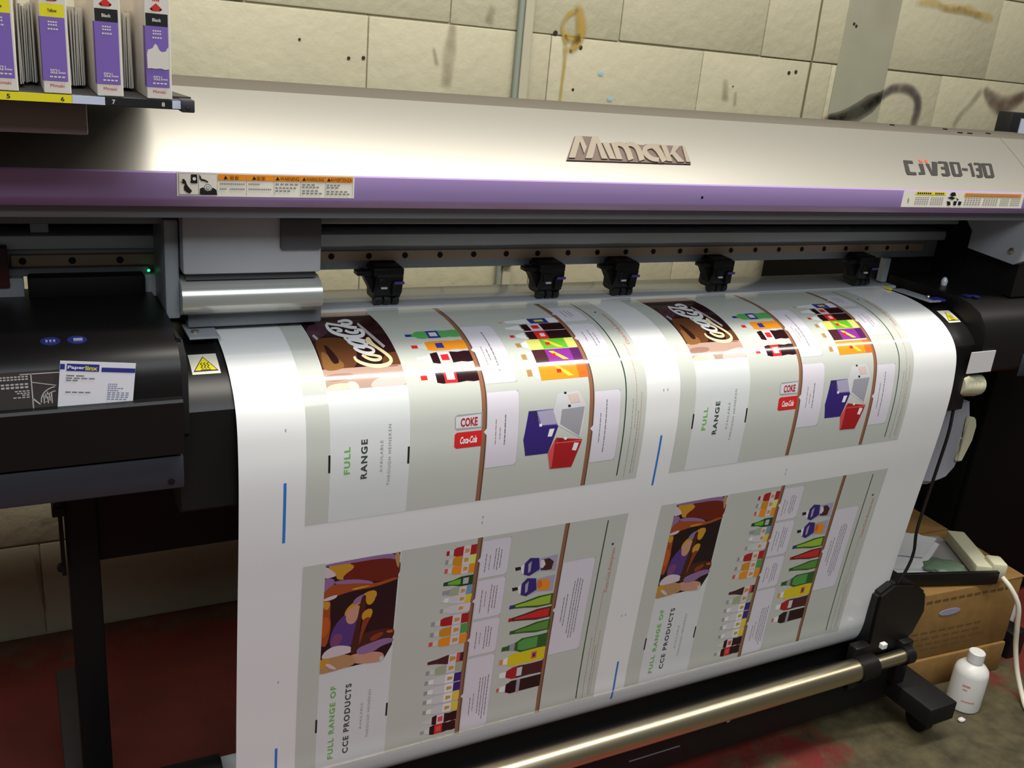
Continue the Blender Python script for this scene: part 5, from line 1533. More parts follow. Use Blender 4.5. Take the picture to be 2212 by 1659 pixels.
def sheet_mesh(name, bm, mats, parent, off, step=.006, label=None):
    """bm holds flat artwork at (across, along, layer); it is cut fine and laid on the sheet"""
    bmesh.ops.triangulate(bm, faces=bm.faces[:])
    ys = [v.co.y for v in bm.verts]; y0, y1 = min(ys), max(ys)
    s = math.ceil(y0 / step) * step
    while s < y1:
        if (.07 < s < .45) or (.90 < s) or int(round(s / step)) % 2 == 0:
            bmesh.ops.bisect_plane(bm, geom=bm.verts[:] + bm.edges[:] + bm.faces[:], plane_co=(0, s, 0), plane_no=(0, 1, 0), dist=1e-6)
        s += step
    ns = []
    bm.verts.index_update()
    for v in bm.verts:
        q, n = on_sheet(v.co.x, v.co.y, FL * (off + v.co.z)); v.co = q; ns.append(FL * n)
    for f in bm.faces:
        f.normal_update()
        c = sum((ns[v.index] for v in f.verts), Vector()) / len(f.verts)
        if f.normal.dot(c) < 0: f.normal_flip()
        f.smooth = True
    bm.transform(wm(parent).inverted()) if parent else None
    me = bpy.data.meshes.new(name); bm.to_mesh(me); bm.free()
    for m in mats: me.materials.append(m)
    me.normals_split_custom_set_from_vertices(ns)
    o = bpy.data.objects.new(name, me); link(o, parent); WM[o.name] = wm(parent).copy()
    if label: o['label'] = label
    return o

# ------------------------------------------------------------------ the printer
PR = thing('large_format_printer', 'wide silver and black inkjet printer with a purple band, running a glossy printed sheet', 'printer', (.8, 1.4, 0))
XA, XB = -.62, 2.14

# front cover: curved silver lid, purple band along its lower edge
def lidpt(x, t, off=0.):
    d = Vector((.115, .0885)).normalized(); n = Vector((-d.y, d.x))
    off += 4 * .004 * (t / .1451) * (1 - t / .1451)
    return Vector((x, 1.17 + d.x * t + n.x * off, 1.183 + d.y * t + n.y * off))
outer = [tuple(lidpt(0, .1451 * i / 16).yz) for i in range(17)]
lidprof = outer + [(1.285,1.262),(1.255,1.245),(1.18,1.184)]
bm = nb(); prism(bm, lidprof, XA, 1.7575)
lid = obj('front_cover', bm, M['silver'], PR, smooth=30)
bm = nb(); prism(bm, lidprof, 1.759, XB)
obj('end_cover', bm, M['silver'], PR, smooth=30)
bm = nb(); prism(bm, [(1.17,1.183),(1.169,1.181),(1.169,1.153),(1.1705,1.1495),(1.1805,1.1405),(1.20,1.1405),(1.20,1.186),(1.18,1.1838)], XA, XB)
band = obj('purple_band', bm, M['purple'], PR, smooth=25)
bm = nb(); cyl(bm, (.945, 1.1685, 1.163), (.945, 1.17, 1.163), .0022, seg=10)
obj('screw', bm, M['bolt'], band)
# moulded badge
bm = nb(); bm2 = nb()
bb = [p for c, l, p in parse(BADGE) if c == 'base'][0]
A = [bm.verts.new(lidpt(x, t, .0002)) for x, t in bb]; B = [bm.verts.new(lidpt(x, t, .0022)) for x, t in bb]
bm.faces.new(A); bm.faces.new(B[::-1])
for i in range(len(A)): bm.faces.new((A[i], A[(i + 1) % len(A)], B[(i + 1) % len(A)], B[i]))
bmesh.ops.triangulate(bm, faces=bm.faces[:])
bd = obj('brand_badge', bm, M['badged'], lid, label='dark raised name plate on the silver cover')
for c, l, p in parse(BADGE):
    if c != 'face': continue
    A = [bm2.verts.new(lidpt(x, t, .0020)) for x, t in p]; B = [bm2.verts.new(lidpt(x, t, .0042)) for x, t in p]
    try:
        bm2.faces.new(B)
        for i in range(len(A)): bm2.faces.new((A[i], A[(i + 1) % len(A)], B[(i + 1) % len(A)], B[i]))
    except ValueError: pass
obj('badge_lettering', bm2, M['badge'], lid, label='silver raised letters of the name plate')
bm = nb(); bmr = nb()
for c, l, p in parse(MODEL):
    t = bmr if c == 'red' else bm
    try: t.faces.new([t.verts.new(lidpt(x, q, .0008 if c == 'red' else .0009)) for x, q in p])
    except ValueError: pass
for t, nme, m in ((bm, 'model_lettering', M['logo']), (bmr, 'model_lettering_dot', M['redtext'])):
    bmesh.ops.triangulate(t, faces=t.faces[:]); obj(nme, t, m, lid)

# warning labels on the purple band
def band_pt(x, z, off): return Vector((x, 1.169 - off, z))
def plate(bm, x0, x1, z0, z1, off, mi=0): quad(bm, [band_pt(x0, z0, off), band_pt(x1, z0, off), band_pt(x1, z1, off), band_pt(x0, z1, off)], mi)
def tri(bm, x, z, r, off, mi): bm.faces.new([bm.verts.new(band_pt(x - r, z - r * .8, off)), bm.verts.new(band_pt(x + r, z - r * .8, off)), bm.verts.new(band_pt(x, z + r, off))]).material_index = mi
def bandpoly(bm, pts, off, mi):
    f = bm.faces.new([bm.verts.new(band_pt(x, z, off)) for x, z in pts]); f.material_index = mi
def dashes(bm, x0, x1, z, h, off, mi, n, gap=.3):
    for i in range(n):
        a = x0 + (x1 - x0) * i / n; plate(bm, a, a + (x1 - x0) / n * (1 - gap), z, z + h, off, mi)
bm = nb()
LM = [M['label'], M['dark'], M['orange'], M['ltext'], M['yellow']]
x0, x1, z0, z1 = .1737, .3886, 1.1547, 1.1826
box(bm, x0, x1, 1.1686, 1.1692, z0, z1)
plate(bm, .1757, .2195, 1.1565, 1.1812, .0007, 3); plate(bm, .1761, .1976, 1.1569, 1.1808, .0009, 0); plate(bm, .1982, .2191, 1.1569, 1.1808, .0009, 0)
# pictogram: a hand below a dropping block, an arm drawn into rollers
bandpoly(bm, [(.1895,1.1803),(.1965,1.1803),(.1968,1.1700),(.1900,1.1700),(.1885,1.1713),(.1893,1.1730)], .0012, 1)
bm.faces.new([bm.verts.new(band_pt(.1932 + .0021 * math.cos(a * .7854), 1.1752 + .0021 * math.sin(a * .7854), .0014)) for a in range(8)]).material_index = 0
bandpoly(bm, [(.1770,1.1722),(.1800,1.1710),(.1795,1.1745),(.1818,1.1748),(.1838,1.1720),(.1846,1.1688),(.1862,1.1662),(.1905,1.1610),(.1880,1.1580),(.1850,1.1590),(.1815,1.1620),(.1812,1.1655),(.1825,1.1690),(.1800,1.1695)], .0012, 1)
bandpoly(bm, [(.1988,1.1805),(.2005,1.1785),(.2012,1.1755),(.2055,1.1745),(.2092,1.1722),(.2085,1.1708),(.2048,1.1725),(.2008,1.1732),(.1990,1.1760)], .0012, 1)
bandpoly(bm, [(.1990,1.1575),(.2020,1.1568),(.2190,1.1570),(.2185,1.1625),(.2140,1.1655),(.2120,1.1618),(.2080,1.1605),(.2050,1.1620),(.2035,1.1655),(.1995,1.1640)], .0012, 1)
for r, mi in ((.0042, 1), (.0036, 0), (.0020, 1), (.0014, 0)):
    bm.faces.new([bm.verts.new(band_pt(.2085 + r * math.cos(a * .4488), 1.1653 + r * math.sin(a * .4488), .0014 + (.0042 - r) * .2)) for a in range(14)]).material_index = mi
plate(bm, .2202, .3862, 1.1742, 1.1812, .0008, 2)
cols = [(.2202, .2535), (.2538, .2868), (.2871, .3195), (.3198, .3510), (.3513, .3862)]
for i, (a, c) in enumerate(cols):
    plate(bm, c - .0002, c + .0002, 1.1565, 1.1805, .0010, 3)
    tri(bm, a + (.009 if i < 2 else .004), 1.1775, .0024, .0012, 1)
for w, a, c in (('WARNING', .2942, .3175), ('WARNUNG', .3262, .3490), ('AVVERTENZA', .3575, .3850)):
    add_text(bm, w, lambda p, q, a=a: band_pt(a + p, 1.1752 + q, .0013), (c - a), .0044, 1)
for a in (.2345, .2402, .2660, .2718): # two square characters
    plate(bm, a, a + .0040, 1.1754, 1.1758, .0013, 1); plate(bm, a, a + .0040, 1.1777, 1.1781, .0013, 1); plate(bm, a + .0017, a + .0023, 1.1752, 1.1799, .0013, 1); plate(bm, a, a + .0005, 1.1754, 1.1795, .0013, 1); plate(bm, a + .0036, a + .004, 1.1754, 1.1795, .0013, 1)
for a, c, z, n in ((.2225, .2520, 1.1690, 12), (.2225, .2305, 1.1630, 4), (.2340, .2520, 1.1630, 8), (.2560, .2700, 1.1692, 6), (.2560, .2840, 1.1632, 12), (.2885, .3180, 1.1697, 5), (.2885, .3150, 1.1652, 6), (.2885, .3080, 1.1617, 4),
                (.3215, .3390, 1.1697, 3), (.3215, .3440, 1.1668, 5), (.3215, .3430, 1.1622, 4), (.3215, .3480, 1.1592, 5), (.3525, .3710, 1.1697, 4), (.3525, .3690, 1.1668, 3), (.3525, .3810, 1.1618, 5), (.3525, .3840, 1.1588, 6)):
    dashes(bm, a, c, z, .0019, .0010, 3, n)
obj('warning_label', bm, LM, band, smooth='keep', label='white warning label with hand pictograms and five orange headings')
bm = nb()
box(bm, 1.3845, 1.712, 1.1686, 1.1692, 1.1522, 1.1806)
plate(bm, 1.4140, 1.4915, 1.1745, 1.1800, .0008, 4); plate(bm, 1.5430, 1.7030, 1.1722, 1.1790, .0008, 2)
dashes(bm, 1.418, 1.455, 1.1757, .0026, .0010, 1, 7); dashes(bm, 1.464, 1.488, 1.1757, .0026, .0010, 1, 5); dashes(bm, 1.548, 1.698, 1.1740, .0030, .0010, 3, 24)
for a, c in ((1.416, 1.452), (1.456, 1.490), (1.546, 1.592), (1.598, 1.640), (1.646, 1.672), (1.676, 1.704)):
    for z in (1.1685, 1.1650, 1.1612, 1.1576): dashes(bm, a, c, z, .0014, .0010, 3, 6)
for q in ([(1.506,1.1795),(1.515,1.1800),(1.520,1.1740),(1.510,1.1725),(1.503,1.1750)], [(1.4975,1.1700),(1.509,1.1725),(1.520,1.1690),(1.512,1.1665)], [(1.5205,1.1705),(1.530,1.1670),(1.527,1.1650)],
          [(1.4985,1.1640),(1.508,1.1630),(1.511,1.1570),(1.503,1.1560)], [(1.517,1.1640),(1.526,1.1640),(1.525,1.1565),(1.518,1.1570)], [(1.530,1.1640),(1.539,1.1630),(1.538,1.1570),(1.531,1.1570)]): bandpoly(bm, q, .0010, 1)
bandpoly(bm, [(1.397,1.1690),(1.400,1.1665),(1.401,1.1610),(1.3985,1.1600)], .0010, 3)
obj('warning_label', bm, LM, band, smooth='keep', label='white warning label with a yellow and an orange heading')

# flat top and the body behind
bm = nb(); box(bm, XA, XB, 1.286, 1.535, 1.20, 1.2712, bev=.003)
top = obj('top_cover', bm, M['topgrey'], PR, smooth=30)
for px in ((1.66,1.47),(1.735,1.36),(1.765,1.36),(1.80,1.45),(1.875,1.40),(1.955,1.33),(1.975,1.33)):
    bm = nb(); cyl(bm, (px[0], px[1], 1.2708), (px[0], px[1], 1.2735), .005, seg=10); obj('screw', bm, M['bolt'], top)
bm = nb(); box(bm, XA, 1.93, 1.435, 1.52, 1.012, 1.21)
body = obj('cross_beam_housing', bm, M['blackm'], PR)
# carriage rails seen through the open front
bm = nb(); box(bm, XA, XB, 1.196, 1.212, 1.1235, 1.145, bev=.002); box(bm, XA, 1.80, 1.212, 1.43, 1.136, 1.145)
obj('cover_lip', bm, M['alud'], PR, smooth=30)
bm = nb(); box(bm, XA, 1.72, 1.30, 1.325, 1.0955, 1.1115, bev=.002); box(bm, XA, 1.72, 1.325, 1.43, 1.103, 1.108)
obj('upper_rail', bm, M['alud'], PR, smooth=30)
bm = nb(); prism(bm, [(1.392,1.0645),(1.386,1.0625),(1.384,1.0545),(1.385,1.0455),(1.391,1.0425),(1.40,1.0420),(1.412,1.0435),(1.435,1.0435),(1.435,1.0645)], XA, 1.912)
obj('carriage_rail', bm, M['alu'], PR, smooth=30)
bm = nb(); box(bm, XA, 1.93, 1.402, 1.436, 1.0040, 1.0425, bev=.0015)
gb = obj('guide_beam', bm, M['greym'], PR, smooth=30)
bm = nb(); box(bm, -.006, 1.75, 1.3945, 1.4025, 1.0190, 1.0350, bev=.001)
gr = obj('linear_guide', bm, M['guide'], gb, label='brown rail with a row of bolt holes')
x = .008
while x < 1.74:
    bm = nb(); cyl(bm, (x, 1.3935, 1.0270), (x, 1.3955, 1.0270), .0048, seg=12); obj('guide_bolt', bm, M['bolt'], gb); x += .0604
bm = nb(); box(bm, XA, .165, 1.385, 1.402, 1.009, 1.0190, bev=.001)
obj('lower_rail', bm, M['greym'], gb)
# cable slot blocks at the left of the rail
bm = nb(); box(bm, .020, .042, 1.386, 1.43, 1.067, 1.081, bev=.001); obj('rail_stop', bm, M['greym'], gb)
bm = nb(); box(bm, -.10, .0075, 1.37, 1.402, .966, 1.010, bev=.002); box(bm, -.1, -.009, 1.365, 1.385, .998, 1.052, bev=.002, mi=1)
obj('bracket', bm, [M['greym'], M['maroon']], gb, smooth=30)

# pinch rollers
def roller(xc, w=.049):
    bm = nb()
    prism(bm, [(1.366,1.016),(1.400,1.018),(1.404,.966),(1.398,.962),(1.372,.962),(1.362,.975),(1.358,1.0)], xc - w * .42, xc + w * .5)
    bmesh.ops.bevel(bm, geom=bm.edges[:], offset=.002, segments=1, affect='EDGES')
    box(bm, xc - w * .5, xc + w * .52, 1.360, 1.40, 1.002, 1.0145, bev=.002)
    prism(bm, [(xc - w * .42, 1.006), (xc - w * .42, .972), (xc - w * .62, .990), (xc - w * .78, 1.003), (xc - w * .78, 1.010)], 1.372, 1.392, ax='y')
    box(bm, xc - w * 1.0, xc - w * .45, 1.366, 1.386, 1.002, 1.009, bev=.0015)
    box(bm, xc + w * .1, xc + w * .38, 1.3545, 1.365, .972, .992, bev=.002); box(bm, xc - w * .35, xc - w * .05, 1.3555, 1.365, .985, 1.0, bev=.002)
    o = obj('pinch_roller', bm, M['black'], PR, smooth=30)
    bm = nb()
    for t in (-.25, .05, .33): cyl(bm, (xc + w * (t - .12), 1.374, .9615), (xc + w * (t + .1), 1.374, .9615), .0085, seg=16)
    obj('rubber_wheel', bm, M['blackc'], o, smooth=40)
    bm = nb(); box(bm, xc + w * .16, xc + w * .5, 1.3535, 1.357, .990, .9945, bev=.001); obj('purple_clip', bm, M['clip'], o)
    bm = nb()
    for t in (-.3, .12): cyl(bm, (xc + w * t, 1.3925, 1.0135), (xc + w * t, 1.4005, 1.0155), .0032, seg=8)
    obj('bolt', bm, M['bolt'], o)
    bm = nb(); box(bm, xc - w * .28, xc - w * .08, 1.3535, 1.356, .9835, .9865, mtx=None); obj('metal_glint_spring', bm, M['alu'], o)
for xc in (.513, .806, .959, 1.176, 1.555): roller(xc)
bm = nb(); box(bm, 1.633, 1.648, 1.385, 1.400, .955, 1.006, bev=.001); obj('end_post', bm, M['greym'], PR)

# platen
bm = nb(); box(bm, .10, 1.655, 1.3625, 1.475, .938, .9525, bev=.0015)
obj('platen', bm, M['platen'], PR, smooth=30)
# heater apron
def offset_prof(off, s0, s1, n=60):
    r = []
    for i in range(n + 1):
        q, _ = on_sheet(0, s0 + (s1 - s0) * i / n, FL * off); r.append((q.y, q.z))
    return r
ap = offset_prof(-.004, .09, .335) + [(1.150,.752),(1.165,.742),(1.20,.738),(1.36,.80),(1.36,.936)]
bm = nb(); prism(bm, ap, .166, 1.668)
apr = obj('heater_apron', bm, M['apron'], PR, smooth=30)
for (xa, xb, s0, s1, cx_, flip) in ((.1907, .2263, .2388, .279, .2085, 1), (1.627, 1.662, .2415, .2795, 1.645, 1)):
    bm = nb(); LMs = [M['label'], M['yellow'], M['dark']]
    def q4(a, b, c, d, z, mi, bm=bm):
        f = bm.faces.new([bm.verts.new((x, s, z)) for x, s in (a, b, c, d)]); f.material_index = mi
    q4((xa, s0), (xb, s0), (xb, s1), (xa, s1), 0, 0)
    h = s1 - s0
    for k, (r, mi, z) in enumerate(((1., 2, .0002), (.86, 1, .0004))):
        c = (cx_, s0 + h * .56)
        f = bm.faces.new([bm.verts.new((c[0] + dx * r, c[1] + dy * r, z)) for dx, dy in ((0, -h * .42), (.0158, h * .32), (-.0158, h * .32))]); f.material_index = mi
    for dx in (-.004, 0, .004):
        for j in range(4):
            a = s0 + h * .47 + j * .003; o_ = .0012 * (-1) ** j
            q4((cx_ + dx + o_ - .0007, a), (cx_ + dx + o_ + .0007, a), (cx_ + dx - o_ + .0007, a + .003), (cx_ + dx - o_ - .0007, a + .003), .0006, 2)
    q4((cx_ - .0065, s0 + h * .80), (cx_ + .0065, s0 + h * .80), (cx_ + .0065, s0 + h * .83), (cx_ - .0065, s0 + h * .83), .0006, 2)
    sheet_mesh('hot_surface_label', bm, LMs, apr, -.0034, label='white label with a yellow hot surface triangle')
# media edge clamps
bm = nb(); box(bm, .196, .236, 1.248, 1.312, .9515, .9545, bev=.0008); 
mc = obj('media_clamp', bm, M['greym'], PR, smooth=30)
bm = nb(); cyl(bm, (.207, 1.272, .954), (.207, 1.272, .9575), .0052, seg=14); obj('screw', bm, M['steel'], mc, smooth=40)
bm = nb(); cyl(bm, (.2195, 1.302, .954), (.2195, 1.302, .956), .0025, seg=10); obj('screw', bm, M['steel'], mc)
bm = nb(); box(bm, 1.608, 1.640, 1.235, 1.335, .9515, .9545, bev=.0008)
mc = obj('media_clamp', bm, M['greym'], PR, smooth=30)
bm = nb(); lathe(bm, [(.005,0),(.005,.002),(.003,.005),(.0005,.006)], (1.632, 1.262, .9545), seg=14); obj('screw', bm, M['steel'], mc, smooth=40)
bm = nb(); box(bm, 1.600, 1.607, 1.33, 1.35, .9525, .956, bev=.001); obj('yellow_tab', bm, M['yellow'], mc)

# left station (dark hood with a front pocket)
hood = [(1.41,.985),(1.25,.985),(1.195,.9845),(1.165,.982),(1.145,.975),(1.132,.963),(1.126,.948),(1.1245,.930),(1.1245,.845),(1.41,.845)]
bm = nb(); prism(bm, hood, XA, .1665)
ls = obj('left_station', bm, M['black'], PR, smooth=30)
bm = nb(); prism(bm, [(1.1235,.9215),(1.112,.9215),(1.110,.918),(1.1125,.85),(1.1235,.85)], XA, .1655); obj('front_pocket', bm, M['black'], ls, smooth=30)
bm = nb(); box(bm, XA, .1655, 1.1175, 1.40, .801, .8455, bev=.003); obj('lower_panel', bm, M['stationgrey'], ls, smooth=30)
bm = nb(); cyl(bm, (.150, 1.116, .812), (.150, 1.119, .812), .004, seg=10); obj('screw', bm, M['bolt'], ls)
bm = nb(); box(bm, .012, .157, 1.36, 1.41, .984, 1.0125, bev=.003); obj('inner_block', bm, M['blackm'], ls, smooth=30)
bm = nb(); box(bm, .158, .176, 1.375, 1.402, .955, 1.0095, bev=.002); ip = obj('inner_post', bm, M['alu'], PR, smooth=30)
bm = nb(); lathe(bm, [(.0015,0),(.0022,.001),(.0015,.003),(.0003,.0035)], (.1635, 1.375, 1.016), (0, -1, 0), seg=10); obj('green_indicator', bm, M['led'], ip, smooth=40)
bm = nb(); prism(bm, [(.1665,.984),(.172,.982),(.1735,.965),(.1665,.965)], 1.16, 1.36, ax='y'); prism(bm, [(1.165,.98),(1.138,.968),(1.1275,.945),(1.1265,.87),(1.14,.86),(1.20,.90),(1.25,.97)], .1665, .1745)
obj('rounded_end', bm, M['blackm'], ls, smooth=30)
def oval(bm, x, y, r, z):
    bm.faces.new([bm.verts.new((x + r * math.cos(a * .2618), y + r * math.sin(a * .2618), z)) for a in range(24)])
for x, y in ((.0286, 1.1735), (.057, 1.1738)):
    bm = nb(); z = .9850
    lathe(bm, [(.0108, 0), (.0108, .0006)], (x, y, .9829), (0, -.14, .99), seg=28)
    o = obj('blue_sticker', bm, M['bluedark'], ls)
    bm = nb()
    if x < .05:
        for dx in (-.004, .0, .004): box(bm, x + dx - .0012, x + dx + .0012, y - .003, y + .002, .983, .9845)
    else: box(bm, x - .004, x + .006, y - .004, y + .003, .983, .9845)
    obj('sticker_symbol', bm, M['linkgrey'], ls)

# right station
hoodr = [(1.41,.968),(1.30,.968),(1.23,.9665),(1.19,.960),(1.165,.948),(1.148,.928),(1.141,.905),(1.140,.87),(1.140,.836),(1.148,.828),(1.41,.828)]
bm = nb(); prism(bm, hoodr, 1.6685, XB)
rs = obj('right_station', bm, M['black'], PR, smooth=30)
bm = nb(); box(bm, 1.637, 1.708, 1.1375, 1.1395, .833, .877); obj('white_label', bm, M['sheet'], rs)
bm = nb(); box(bm, 1.622, 1.66, 1.240, 1.262, .9505, .955, bev=.001); obj('blue_tab', bm, M['blue'], rs)
for x0_, x1_, y_ in ((1.685, 1.700, 1.222), (1.700, 1.715, 1.214)):
    bm = nb(); box(bm, x0_, x1_, y_ - .008, y_ + .006, .9655, .9685); obj('blue_sticker', bm, M['bluedark'], rs)
bm = nb(); lathe(bm, [(.006,0),(.007,.01),(.004,.016),(.0006,.018)], (1.72, 1.30, .967), seg=14); obj('knob', bm, M['alu'], rs, smooth=40)
bm = nb(); box(bm, 1.80, 1.90, 1.137, 1.142, .815, .862, bev=.002); obj('dark_panel', bm, M['stationgrey'], rs, smooth=30)
bm = nb(); prism(bm, [(1.342,1.113),(1.29,1.128),(1.2,1.128),(1.176,1.118),(1.176,1.048),(1.20,1.034),(1.31,1.044),(1.31,1.08)], 1.7805, 1.80)
sp = obj('side_plate', bm, M['greym'], PR, smooth=30)
bm = nb(); lathe(bm, [(.006,0),(.006,.003),(.0005,.004)], (1.7805, 1.21, 1.06), (-1, 0, 0), seg=12); obj('screw', bm, M['steel'], sp, smooth=40)
bm = nb(); box(bm, 1.80, XB, 1.20, 1.42, .966, 1.145); obj('end_housing', bm, M['blackm'], PR)
bm = nb(); box(bm, 1.66, 1.90, 1.405, 1.42, .955, 1.012); obj('rear_panel', bm, M['blackm'], PR)

# print head carriage, built at rest
bm = nb(); box(bm, .192, .376, 1.262, 1.392, 1.036, 1.128, bev=.004)
cg = obj('carriage', bm, M['head'], PR, smooth=30)
bm = nb(); box(bm, .318, .374, 1.2555, 1.264, 1.069, 1.113, bev=.003); obj('carriage_panel', bm, M['headd'], cg, smooth=30)
bm = nb(); box(bm, .197, .371, 1.272, 1.388, 1.0265, 1.0365); obj('carriage_gap', bm, M['headd'], cg)
bm = nb(); prism(bm, [(1.385,1.027),(1.285,1.027),(1.268,1.022),(1.259,1.013),(1.256,1.002),(1.257,.991),(1.263,.984),(1.275,.978),(1.385,.978)], .190, .378)
obj('carriage_cover', bm, M['headl'], cg, smooth=40)
bm = nb(); box(bm, .200, .385, 1.285, 1.388, .9565, .9785, bev=.003); obj('head_plate', bm, M['alud'], cg, smooth=30)
bm = nb(); box(bm, .172, .1905, 1.28, 1.385, .972, 1.105, bev=.003); obj('carriage_side', bm, M['greym'], cg, smooth=30)

# stand
def leg(x0, x1, fx0, fx1, fy0, fy1, wheels):
    bm = nb(); box(bm, x0, x1, 1.432, 1.512, .065, .80, bev=.003)
    l = obj('stand_leg', bm, M['blackm'], PR, smooth=30)
    bm = nb(); box(bm, fx0, fx1, fy0, fy1, .055, .100, bev=.004); obj('foot', bm, M['blackm'] if fx0 > 1 else M['foot'], l, smooth=30)
    for (cx_, cy_) in wheels:
        bm = nb(); cyl(bm, (cx_ - .011, cy_, .0285), (cx_ + .011, cy_, .0285), .0285, seg=28); cyl(bm, (cx_, cy_ + .01, .03), (cx_, cy_ + .012, .058), .012, seg=12)
        box(bm, cx_ - .016, cx_ + .016, cy_ - .016, cy_ + .022, .044, .056, bev=.003); obj('caster', bm, M['black'], l, smooth=40)
leg(.037, .082, .008, .044, 1.20, 1.79, ((.026, 1.72), (.026, 1.25)))
leg(1.665, 1.71, 1.668, 1.752, 1.035, 1.79, ((1.716, 1.088), (1.716, 1.72)))
bm = nb(); box(bm, .037, 1.71, 1.44, 1.50, .532, .80, bev=.003)
obj('stand_crossbar', bm, M['blackm'], PR, smooth=30)
bm = nb(); box(bm, .027, .033, 1.42, 1.44, .526, .66, bev=.001); box(bm, .019, .0365, 1.415, 1.445, .63, .645, bev=.002); cyl(bm, (.026, 1.418, .540), (.026, 1.428, .540), .006, seg=12); cyl(bm, (.026, 1.418, .648), (.026, 1.428, .648), .006, seg=12)
obj('stand_bracket', bm, M['blackm'], PR, smooth=30)

# unseen roll and tray, added behind the stand to shade the lower wall
bm = nb(); cyl(bm, (-.55, 1.76, .70), (1.68, 1.76, .70), .12, seg=32)
mr = obj('unseen_shade_roll', bm, M['paper'], PR, smooth=40)
for x in (-.58, 1.69):
    bm = nb(); box(bm, x, x + .02, 1.50, 1.78, .66, .74, bev=.003); obj('shade_roll_bracket', bm, M['blackm'], mr)
bm = nb(); box(bm, .04, 1.69, 1.515, 1.90, .555, .575); obj('shade_roll_tray', bm, M['blackm'], mr)
# take-up unit
bm = nb(); box(bm, -.02, 1.665, 1.150, 1.235, .050, .160, bev=.004)  # black beam carried low, its lower part standing in for floor shadow
tu = obj('take_up_beam_and_shade', bm, M['blackm'], PR, smooth=30)
bm = nb(); cyl(bm, (-.05, 1.25, .226), (.228, 1.25, .226), .030, seg=24); obj('take_up_core', bm, M['blackm'], PR, smooth=40)
bm = nb(); cyl(bm, (.10, 1.125, .182), (1.5125, 1.125, .182), .0235, seg=36)
tb = obj('tension_bar', bm, M['steel'], PR, smooth=40, label='long polished steel tube')
bm = nb(); cyl(bm, (1.512, 1.125, .182), (1.560, 1.125, .182), .027, seg=28); box(bm, 1.515, 1.56, 1.135, 1.16, .12, .225, bev=.004); obj('bar_collar', bm, M['black'], tb, smooth=40)
bm = nb(); cyl(bm, (1.5595, 1.125, .182), (1.655, 1.125, .182), .0155, seg=28); obj('bar_end', bm, M['steel'], tb, smooth=40)
bm = nb(); cyl(bm, (1.654, 1.125, .182), (1.676, 1.125, .182), .020, seg=28); box(bm, 1.655, 1.69, 1.13, 1.17, .10, .21, bev=.004); obj('bar_bracket', bm, M['black'], tb, smooth=40)
bm = nb(); box(bm, 1.57, 1.585, 1.117, 1.128, .222, .235, bev=.002); obj('white_knob', bm, M['white'], tb)
bm = nb(); prism(bm, [(1.56,.185),(1.56,.340),(1.60,.362),(1.665,.348),(1.71,.318),(1.722,.27),(1.70,.215),(1.66,.185)], 1.145, 1.29, ax='y'); bmesh.ops.bevel(bm, geom=bm.edges[:], offset=.006, segments=2, clamp_overlap=True, affect='EDGES')
obj('take_up_motor', bm, M['black'], PR, smooth=30)
bm = nb(); box(bm, .965, 1.085, 1.1492, 1.1505, .094, .0965); obj('painted_glint', bm, M['alud'], tu)  # pale strip standing in for a glint on the black beam
bm = nb(); lathe(bm, [(.006,0),(.006,.002),(.001,.004)], (1.20, 1.1500, .125), (0, -1, 0), seg=12); obj('bolt', bm, M['alu'], tu, smooth=40)

# ink rack over the left end
bm = nb(); box(bm, -.40, .1555, 1.001, 1.262, 1.2668, 1.2758, bev=.001)
sh = obj('ink_rack', bm, M['shelf'], PR, smooth=30)
bm = nb(); box(bm, .1545, .1672, .998, 1.02, 1.2648, 1.2768, bev=.0012); cyl(bm, (.1605, .9965, 1.2705), (.1605, .999, 1.2705), .0022, seg=10); prism(bm, [(.150,1.02),(.1672,1.02),(.158,1.10),(.150,1.12)], 1.2668, 1.278, ax='z')
obj('rack_end', bm, M['endcap'], sh, smooth=30)
for nm, a, c, m in (('yellow_strip', -.40, .0578, M['yellow']), ('white_strip', .0580, .0861, M['lbwhite']), ('black_strip', .0863, .1462, M['dark']), ('white_strip', .1464, .1542, M['lbwhite'])):
    bm = nb(); box(bm, a, c, .9995, 1.0012, 1.2678, 1.2750); obj(nm, bm, m, sh)
for dgt, xx, m in (('5', .0040, M['dark']), ('6', .0484, M['dark']), ('7', .0922, M['label']), ('8', .1366, M['label'])):
    bm = nb(); add_text(bm, dgt, lambda p, q, xx=xx: Vector((xx + p, .9992, 1.2692 + q)), .0029, .0040, bold=.02); obj('slot_number', bm, m, sh, smooth='keep')
bm = nb(); box(bm, -.40, .0735, 1.05, 1.135, 1.2335, 1.267, bev=.002); obj('rack_underbox', bm, M['rackgrey'], sh, smooth=30)
bm = nb(); box(bm, -.42, -.36, 1.05, 1.50, 1.2668, 1.40, bev=.003); obj('rack_bracket', bm, M['rackgrey'], sh, smooth=30)
for xr, wd in ((.0165, .0175), (.0595, .0185), (.1045, .0175)):
    bm = nb(); random.seed(int(xr * 1e4))
    for i in range(9):   # a row of upright clear ribs running back beside each slot
        x = xr + wd * (i + .5) / 9; y = 1.045 + random.uniform(0, .03) + i * .004; tl = random.uniform(-.0016, .0016)
        zt = 1.349 + random.uniform(0, .010) - .0008 * i
        prism(bm, [(x - .00075, 1.279), (x + .00045, 1.279), (x + .00055 + tl, zt), (x - .00075 + tl, zt)], y, y + .14, ax='y')
    obj('slot_guide', bm, M['fin'], sh, smooth='keep')

